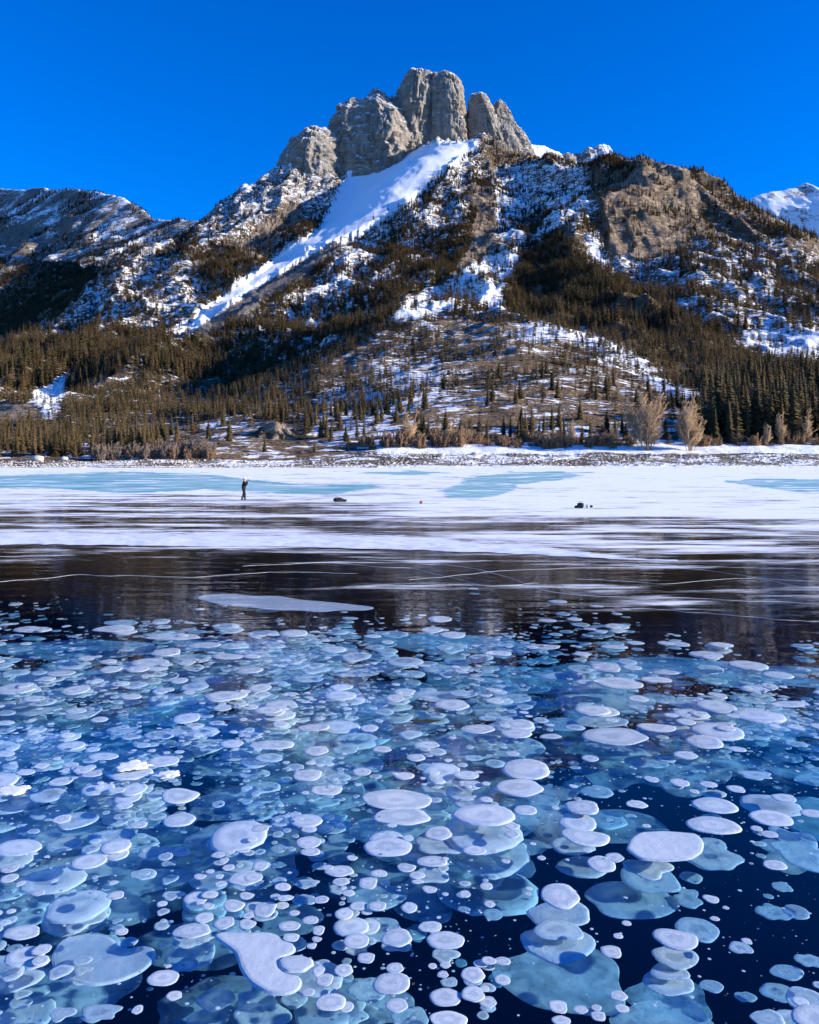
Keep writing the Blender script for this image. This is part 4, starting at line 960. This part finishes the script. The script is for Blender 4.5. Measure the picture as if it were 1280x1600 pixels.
def bare_tree(u, vb, H, seed, stems, spread, label, grp=None, side=34, tw=0.062, Y=293):
    x = (u-U0)/F*Y; z = gz(x, Y)
    e = empty('bare_tree', (x, Y, z)); a, b = bare_plant(seed, stems, H, spread, side, 9, 0.17, tw, M_tan, M_tan)
    link('trunk', a, e); link('crown', b, e); tag(e, label, 'bare tree', grp or 'leafless trees on the shore')
bare_tree(1012, 703, 23.5, 3, 20, 13.0, 'larger of the two tan bare trees on the snowy shore', side=46)
bare_tree(1079, 708, 20.5, 4, 16, 9.0, 'smaller, narrower of the two tan bare trees, on the right', side=40)
for i, (u, H, Y, lb) in enumerate([(640,15,299,'bare grey-tan tree standing at the left of the brown thicket'),(700,11,300,'slim bare tree rising from the middle of the brown thicket'),(894,13,303,'slim bare tree in front of the dark spruces left of the tan trees'),(960,9,302,'low bare tree just left of the two tan bare trees'),(1198,11,306,'leftmost of the slim bare trees before the right-hand stand'),(1222,13,307,'middle one of the slim bare trees before the right-hand stand'),(1262,16,308,'tallest slim bare tree at the right edge')]):
    bare_tree(u, 0, H, 20+i, 4, 3.0, lb, side=30, tw=0.075, Y=Y)
shrubs = {}
for nm, mt in (('brown', M_brush), ('grey', M_greybrush)):
    for k in range(4):
        a, b = bare_plant(60+k+(9 if nm == 'grey' else 0), 15, 1.0, 0.42 if nm == 'brown' else 0.25, 18, 4, 0.014, 0.012, mt, mt)
        shrubs[nm, k] = (a, b)
def shrub(u, Y, H, nm, label, grp):
    x = (u-U0)/F*Y; e = empty('bare_shrub', (x, Y, gz(x, Y)-0.1), rng.uniform(0, 6.28)); e.scale = (H, H, H)
    a, b = shrubs[nm, int(rng.integers(0, 4))]
    link('stem', a, e); link('twigs', b, e); tag(e, label, 'shrub', grp)
def szw(H): return 'very tall' if H > 10.5 else 'tall' if H > 8.5 else 'middling' if H > 6.5 else 'short' if H > 4.5 else 'low'
for i in range(95):
    u = rng.uniform(560, 990); Y = rng.uniform(296, 312); H = rng.uniform(5, 12)*(1.2 if 590 < u < 740 else 0.85)
    part = 'far left end' if u < 605 else 'left end' if u < 650 else 'left half' if u < 720 else 'left of the middle' if u < 770 else 'middle' if u < 820 else 'right half' if u < 880 else 'right end' if u < 940 else 'far right end'
    part += ', in front' if Y < 302 else ', at the back' if Y > 308 else ''
    lb = f'{szw(H)} reddish-brown bare shrub of the shore thicket, {part}'; shrub(u, Y, H, 'brown', lb, lb.replace('shrub', 'shrubs', 1))
for i in range(62):
    u = rng.uniform(150, 335); Y = rng.uniform(289, 300); H = rng.uniform(6, 12)
    part = 'far left end' if u < 180 else 'left end' if u < 215 else 'middle' if u < 255 else 'right end' if u < 295 else 'far right end'
    part += ', in front' if Y < 293 else ', at the back' if Y > 297 else ''
    lb = f'{szw(H)} grey-brown bare shrub of the left shore brush, {part}'; shrub(u, Y, H, 'grey' if rng.random() < .75 else 'brown', lb, lb.replace('shrub', 'shrubs', 1))
for i in range(46):
    u = rng.uniform(1085, 1330); Y = rng.uniform(302, 312); H = rng.uniform(3.5, 9)
    part = 'near the tan trees' if u < 1150 else 'in the middle' if u < 1215 else 'by the right edge'
    lb = f'{szw(H)} brown bare shrub below the right-hand spruces, {part}'; shrub(u, Y, H, 'brown', lb, lb.replace('shrub', 'shrubs', 1))
for i in range(24):
    u = rng.uniform(440, 590); Y = rng.uniform(296, 330); H = rng.uniform(2, 4.5)
    lb = f'{szw(H)} tan scrub bush between the outcrop and the thicket, {"near the outcrop" if u < 475 else "left of the middle" if u < 515 else "right of the middle" if u < 550 else "near the thicket"}'; shrub(u, Y, H, 'brown', lb, lb.replace('bush', 'bushes', 1))
for u, Y, H, lb in ((414,300,7.0,'small lone spruce on the snowy bank below the rock outcrop'),(492,297,4.6,'little spruce on the tan grass bank, left of the thicket'),(543,297,5.0,'little dark spruce on the tan grass bank beside the thicket')):
    x = (u-U0)/F*Y; e = empty('spruce_tree', (x, Y, gz(x, Y)-0.1)); e.scale = (H, H, H); link('crown', near_crowns[1], e); link('trunk', near_trunks[0], e); tag(e, lb, 'spruce', 'small spruces on the bank')

# rock outcrop and beach stones
ro = tower([(662,420,434),(665,412,446),(671,404,455),(680,397,462),(692,392,468),(712,388,472)], 338, 33, depth=0.7, nth=140, nrow=90, flute=0.2, parent=None, name='rock_outcrop', mat=M_terrain)
cattr(ro.data, 'cover', np.tile([0.18, 1.0, 0.75], (len(ro.data.vertices), 1)))
tag(ro, 'bare tan rock outcrop at the foot of the forest left of centre', 'rock')
ico = bmesh.new(); bmesh.ops.create_icosphere(ico, subdivisions=1, radius=1.0)
iv = np.array([v.co[:] for v in ico.verts]); it = np.array([[v.index for v in f.verts] for f in ico.faces]); ico.free()
q = NT('beach_stone'); ng_ = q.n('ShaderNodeNewGeometry')
M_stone = q.done(q.pbsdf(q.mix(ng_.outputs['Random Per Island'], (0.28, 0.25, 0.22), (0.62, 0.56, 0.50)), 0.9, 0.2))
Vs, Ts = [], []; off = 0
for i in range(4600):
    u = rng.uniform(-120, 1400); lo, hi = (263.5, 288) if u < 600 else (265, 286)
    Y = lo+(hi-lo)*rng.random(); x = (u-U0)/F*Y
    if perlin(np.array([x/9]), np.array([Y/6]), seed=430)[0] < -0.25: continue
    sz = rng.uniform(0.15, 0.42)*(1.5 if rng.random() < 0.12 else 1)
    Vs.append(np.array([x, Y, 0])+iv*np.array([sz*rng.uniform(.8, 1.5), sz*rng.uniform(.8, 1.4), sz*rng.uniform(.5, .9)])*(1+rng.normal(size=(len(iv), 1))*0.12)); Ts.append(it+off); off += len(iv)
Vs = np.stack(Vs); Vs[:, :, 2] += ground_z(Vs[:, :1, 0], Vs[:, :1, 1])+0.08
tag(link('beach_stones', mesh_np('beach_stones', Vs.reshape(-1, 3), np.concatenate(Ts), M_stone, False)), 'grey stones covering the strip of beach along the shore', kind='stuff')
for i, (u, Y, w_, lb) in enumerate([(690,281,1.5,'pale boulder on the beach below the left of the thicket'),(742,284,1.3,'grey boulder on the beach below the middle of the thicket'),(858,283,1.2,'grey boulder on the beach left of the tan trees'),(60,287,2.6,'dark low boulder on the left shore'),(100,288,1.8,'brown low boulder on the left shore beside the brush')]):
    x = (u-U0)/F*Y; z = gz(x, Y)
    vs = iv*np.array([w_, w_*.8, w_*.6])*(1+rng.normal(size=(len(iv), 1))*0.15)
    tag(link('boulder', mesh_np('boulder', vs, it, M_stone, False), loc=(x, Y, z+w_*0.25)), lb, 'boulder', 'boulders on the beach')

# guard rail of the road along the foot of the slope
M_rail = simple('weathered_rail', (0.16, 0.13, 0.11), 0.6, 0.2, 2)
gxs = np.linspace(-84, -14, 19); gys = np.full(19, 327.0); gzs = ground_z(gxs, gys)
gzs = np.convolve(np.pad(gzs, 2, 'edge'), np.ones(5)/5, 'valid')
g = empty('guard_rail', (0, 0, 0)); tag(g, 'long low roadside guard rail at the foot of the slope left of the thicket', 'guard rail')
rv, rf = [], []
for k, (zz, yo) in enumerate([(0.45, 0), (0.56, -.09), (0.64, 0), (0.72, -.09), (0.85, 0)]):
    rv.append(np.stack([gxs, gys+yo-0.12, gzs+zz], -1))
link('rail', mesh_np('rail', np.concatenate(rv), grid_faces(5, 19), M_rail), g)
def box_mesh(name, x, y, z, mat, bev=0.0):
    bm = bmesh.new(); bmesh.ops.create_cube(bm, size=1.0); bmesh.ops.scale(bm, vec=(x, y, z), verts=bm.verts)
    if bev: bmesh.ops.bevel(bm, geom=bm.edges[:], offset=bev, segments=2, affect='EDGES')
    me = bpy.data.meshes.new(name); bm.to_mesh(me); bm.free(); me.materials.append(mat); return me
pm = box_mesh('post', 0.18, 0.2, 1.5, M_rail)
for x, y, z in zip(gxs, gys, gzs): link('post', pm, g, (x, y+0.02, z+0.2))

# ------------------------------------------------------------------ the person on the ice and their things
M_jacket = simple('black_jacket', (0.012, 0.012, 0.015), 0.8, 0.3, 20); M_trouser = simple('black_trousers', (0.009, 0.009, 0.011), 0.85, 0.3, 20)
M_skin = simple('skin', (0.52, 0.32, 0.24), 0.6); M_boot = simple('boots', (0.02, 0.017, 0.015), 0.6); M_red = simple('red_knit', (0.42, 0.07, 0.05), 0.9, 0.2, 40); M_pale = simple('pale_fleece', (0.62, 0.56, 0.54), 0.9, 0.1, 30)
def skinned(name, joints, edges, root, mats, pick):
    bm = bmesh.new(); lay = bm.verts.layers.skin.verify(); vs = {}
    for k, (p, r) in joints.items():
        v = bm.verts.new(p); v[lay].radius = (r, r) if not isinstance(r, tuple) else r; v[lay].use_root = (k == root); vs[k] = v
    for a, b in edges: bm.edges.new((vs[a], vs[b]))
    me = bpy.data.meshes.new(name); bm.to_mesh(me); bm.free()
    o = bpy.data.objects.new(name, me); COL.objects.link(o)
    o.modifiers.new('skin', 'SKIN'); sb_ = o.modifiers.new('sub', 'SUBSURF'); sb_.levels = 2
    m2 = bpy.data.meshes.new_from_object(o.evaluated_get(bpy.context.evaluated_depsgraph_get()))
    bpy.data.objects.remove(o)
    m2.materials.clear()
    for m in mats: m2.materials.append(m)
    for p in m2.polygons: p.material_index = pick(p.center); p.use_smooth = True
    m2.name = name
    return m2
J = {'pel': ((0, 0, .93), (.19, .16)), 'wai': ((0, .01, 1.08), (.195, .16)), 'che': ((0.02, 0, 1.27), (.21, .17)), 'nec0': ((0.03, 0, 1.42), (.075, .07)), 'nec': ((0.04, 0, 1.49), .055), 'hea0': ((.06, 0, 1.56), (.075, .085)), 'hea': ((.065, 0, 1.63), (.08, .095)), 'top': ((.06, 0, 1.71), .06), 'nose': ((.165, 0, 1.60), .014)}
E = [('pel','wai'),('wai','che'),('che','nec0'),('nec0','nec'),('nec','hea0'),('hea0','hea'),('hea','top'),('hea','nose')]
for s_, n_ in ((1, 'l'), (-1, 'r')):
    st = 0.17*s_
    J.update({'hip'+n_: ((0, .10*s_, .88), .125), 'kne'+n_: ((.04+st*.45, .11*s_, .50), .092), 'ank'+n_: ((-.03+st*.9, .11*s_, .10), .07), 'hee'+n_: ((-.05+st*.9, .11*s_, .05), .045), 'toe'+n_: ((.14+st*.9, .12*s_, .04), .038),
              'sho'+n_: ((.02, .19*s_, 1.37), .10), 'elb'+n_: ((.15, .25*s_, 1.17), .075), 'wri'+n_: ((.27, .10*s_, 1.42), .045), 'pal'+n_: ((.315, .075*s_, 1.49), .032)})
    E += [('pel','hip'+n_),('hip'+n_,'kne'+n_),('kne'+n_,'ank'+n_),('ank'+n_,'hee'+n_),('hee'+n_,'toe'+n_),('che','sho'+n_),('sho'+n_,'elb'+n_),('elb'+n_,'wri'+n_),('wri'+n_,'pal'+n_)]
    for f in range(4):
        a = (.335+.004*f, (.085-.018*f)*s_, 1.535+.006*(1.5-abs(f-1.5))); b = (.315, (.07-.018*f)*s_, 1.575)
        J['f%d%s' % (f, n_)] = (a, .010); J['g%d%s' % (f, n_)] = (b, .009); E += [('pal'+n_, 'f%d%s' % (f, n_)), ('f%d%s' % (f, n_), 'g%d%s' % (f, n_))]
    J['th'+n_] = ((.28, .055*s_, 1.525), .011); E.append(('pal'+n_, 'th'+n_))
def pickmat(c):
    if c.z < .13: return 2
    if c.z < .92: return 1
    if c.z > 1.49 and c.x < .22: return 3
    if c.z > 1.46 and c.x > .27: return 3
    return 0
pbody = skinned('body', J, E, 'pel', [M_jacket, M_trouser, M_boot, M_skin], pickmat)
PX, PY, _ = on_plane(381, 782)
pe = empty('person', (PX, PY, -0.005), math.radians(28)); tag(pe, 'person in black winter clothes standing on the ice holding a camera to the face', 'person')
link('body', pbody, pe)
def dome(name, c, r, mat, zcut=-0.2, sq=1.0):
    bm = bmesh.new(); bmesh.ops.create_uvsphere(bm, u_segments=20, v_segments=14, radius=1)
    bmesh.ops.delete(bm, geom=[v for v in bm.verts if v.co.z < zcut], context='VERTS')
    bmesh.ops.scale(bm, vec=r, verts=bm.verts); bmesh.ops.translate(bm, vec=c, verts=bm.verts)
    me = bpy.data.meshes.new(name); bm.to_mesh(me); bm.free(); me.materials.append(mat)
    for p in me.polygons: p.use_smooth = True
    return me
hat = link('knit_hat', dome('knit_hat', (.052, 0, 1.655), (.108, .105, .115), M_pale), pe)
link('hat_brim', dome('hat_brim', (.055, 0, 1.625), (.116, .112, .05), M_red, -0.4), hat)
link('scarf', dome('scarf', (.035, 0, 1.47), (.10, .10, .05), M_red, -0.8), pe)
M_gear = simple('black_gear', (0.012, 0.012, 0.013), 0.4)
cmx = Vector((.36, 0, 1.56)); ca_, sa_ = math.cos(math.radians(28)), math.sin(math.radians(28))
ce = empty('camera_body', (PX+cmx.x*ca_, PY+cmx.x*sa_, cmx.z-.005), math.radians(28)); tag(ce, 'black camera held up by the person on the ice', 'camera')
link('housing', box_mesh('housing', .07, .13, .09, M_gear, .008), ce)
lv, lf = tube_rings([(0.03, 0, 0), (.06, 0, 0), (.11, 0, 0), (.12, 0, 0)], [.034, .036, .036, .03], 14)
link('lens', mesh_np('lens', np.array(lv), np.array(lf), M_gear), ce)

def lump(name, size, mat, seed, p=0.75, amp=0.1, n=24):
    th = np.linspace(0, 2*math.pi, n, endpoint=False); ph = np.linspace(0.02, math.pi-0.02, 14)
    P, T = np.meshgrid(ph, th, indexing='ij')
    sg = lambda a: np.sign(a)*np.abs(a)**p
    x, y, z = sg(np.sin(P)*np.cos(T)), sg(np.sin(P)*np.sin(T)), sg(np.cos(P))
    d = 1+amp*fbm(x*1.7+seed, y*1.7, z*1.7, 3, seed=seed)
    V = np.stack([x*size[0]/2*d, y*size[1]/2*d, (z*d*size[2]/2)+size[2]/2*0.92], -1).reshape(-1, 3)
    return mesh_np(name, V, grid_faces(14, n, True)[:, ::-1], mat)
M_pack = simple('black_pack_cloth', (0.014, 0.014, 0.017), 0.8, 0.4, 12); M_strap = simple('grey_strap', (0.25, 0.25, 0.27), 0.7)
bx_, by_, _ = on_plane(529, 784)
e = empty('backpack', (bx_, by_, 0), 0.15); tag(e, 'black backpack lying flat on the ice right of the person', 'backpack')
link('main_compartment', lump('main_compartment', (.78, .42, .30), M_pack, 3), e)
link('front_pocket', lump('front_pocket', (.42, .26, .22), M_pack, 4), e, (-.12, -.16, 0))
link('lid', lump('lid', (.34, .40, .20), M_pack, 5), e, (.46, 0, 0))
for sy_ in (-1, 1):
    v_, f_ = tube_rings([(-.30, .08*sy_, .27), (-.12, .10*sy_, .34), (.1, .10*sy_, .33), (.25, .08*sy_, .26)], [.022]*4, 6); link('strap', mesh_np('strap', np.array(v_), np.array(f_), M_strap), e)
bx_, by_, _ = on_plane(907, 794)
e = empty('gear_bag', (bx_, by_, 0), -0.1); tag(e, 'upright black gear bag on the ice toward the right', 'bag')
link('bag_body', lump('bag_body', (.44, .30, .36), M_gear, 7), e); link('flap', lump('flap', (.40, .20, .12), M_pack, 8), e, (0, -.10, .24))
v_, f_ = tube_rings([(-.12, 0, .33), (-.07, 0, .42), (.07, 0, .42), (.12, 0, .33)], [.015]*4, 6); link('handle', mesh_np('handle', np.array(v_), np.array(f_), M_strap), e)
link('side_pocket', lump('side_pocket', (.20, .24, .18), M_pack, 9), e, (-.28, 0, 0))
bx_, by_, _ = on_plane(918, 794)
tag(link('white_pouch', lump('white_pouch', (.20, .2, .24), M_pale, 11), loc=(bx_, by_, 0)), 'small pale pouch on the ice just right of the black gear bag', 'pouch')
bx_, by_, _ = on_plane(923, 793)
tag(link('small_case', lump('small_case', (.2, .16, .16), M_gear, 12), loc=(bx_+.04, by_, 0)), 'little black case on the ice at the far right of the gear bag', 'case')
bx_, by_, _ = on_plane(658, 787)
tag(link('small_pouch', lump('small_pouch', (.22, .18, .2), M_red, 13), loc=(bx_, by_, 0)), 'small reddish object lying alone on the ice between the bags', 'pouch')
bx_, by_, _ = on_plane(665, 1128)
M_frost = simple('frost_crystals', (0.74, 0.77, 0.82), 0.8, 0.1, 30)
M_leaf = simple('dead_leaf', (0.035, 0.04, 0.022), 0.7, 0.4, 9)
t_ = np.linspace(-1, 1, 15); wv_ = 0.075*(1-t_**2)**0.7*(1+.25*np.sin(t_*7))
LV_ = np.concatenate([np.stack([t_*.19, -wv_, 0.004+0.01*t_**2], -1), np.stack([t_*.19, 0*t_, .014+.01*t_**2], -1), np.stack([t_*.19, wv_, .004+.012*t_**2], -1)])
tag(link('dead_leaf', mesh_np('dead_leaf', LV_, grid_faces(3, 15), M_leaf), loc=(bx_, by_, 0.004)), 'dark leaf lying on the ice at the centre of the bubble field', 'leaf')

for i, (u, v, w_, lb) in enumerate([(205,1198,.24,'crusty white frost clump on the ice at the left, largest of three'),(261,1211,.20,'round white frost clump on the ice, right of a crustier one'),(18,1236,.22,'white frost clump on the ice at the left edge')]):
    x, y, _ = on_plane(u, v)
    tag(link('frost_clump', lump('frost_clump', (w_*1.3, w_, .016), M_frost, 40+i, 0.9, 0.55, 40), loc=(x, y, 0)), lb, 'frost clump', 'frost clumps on the ice')
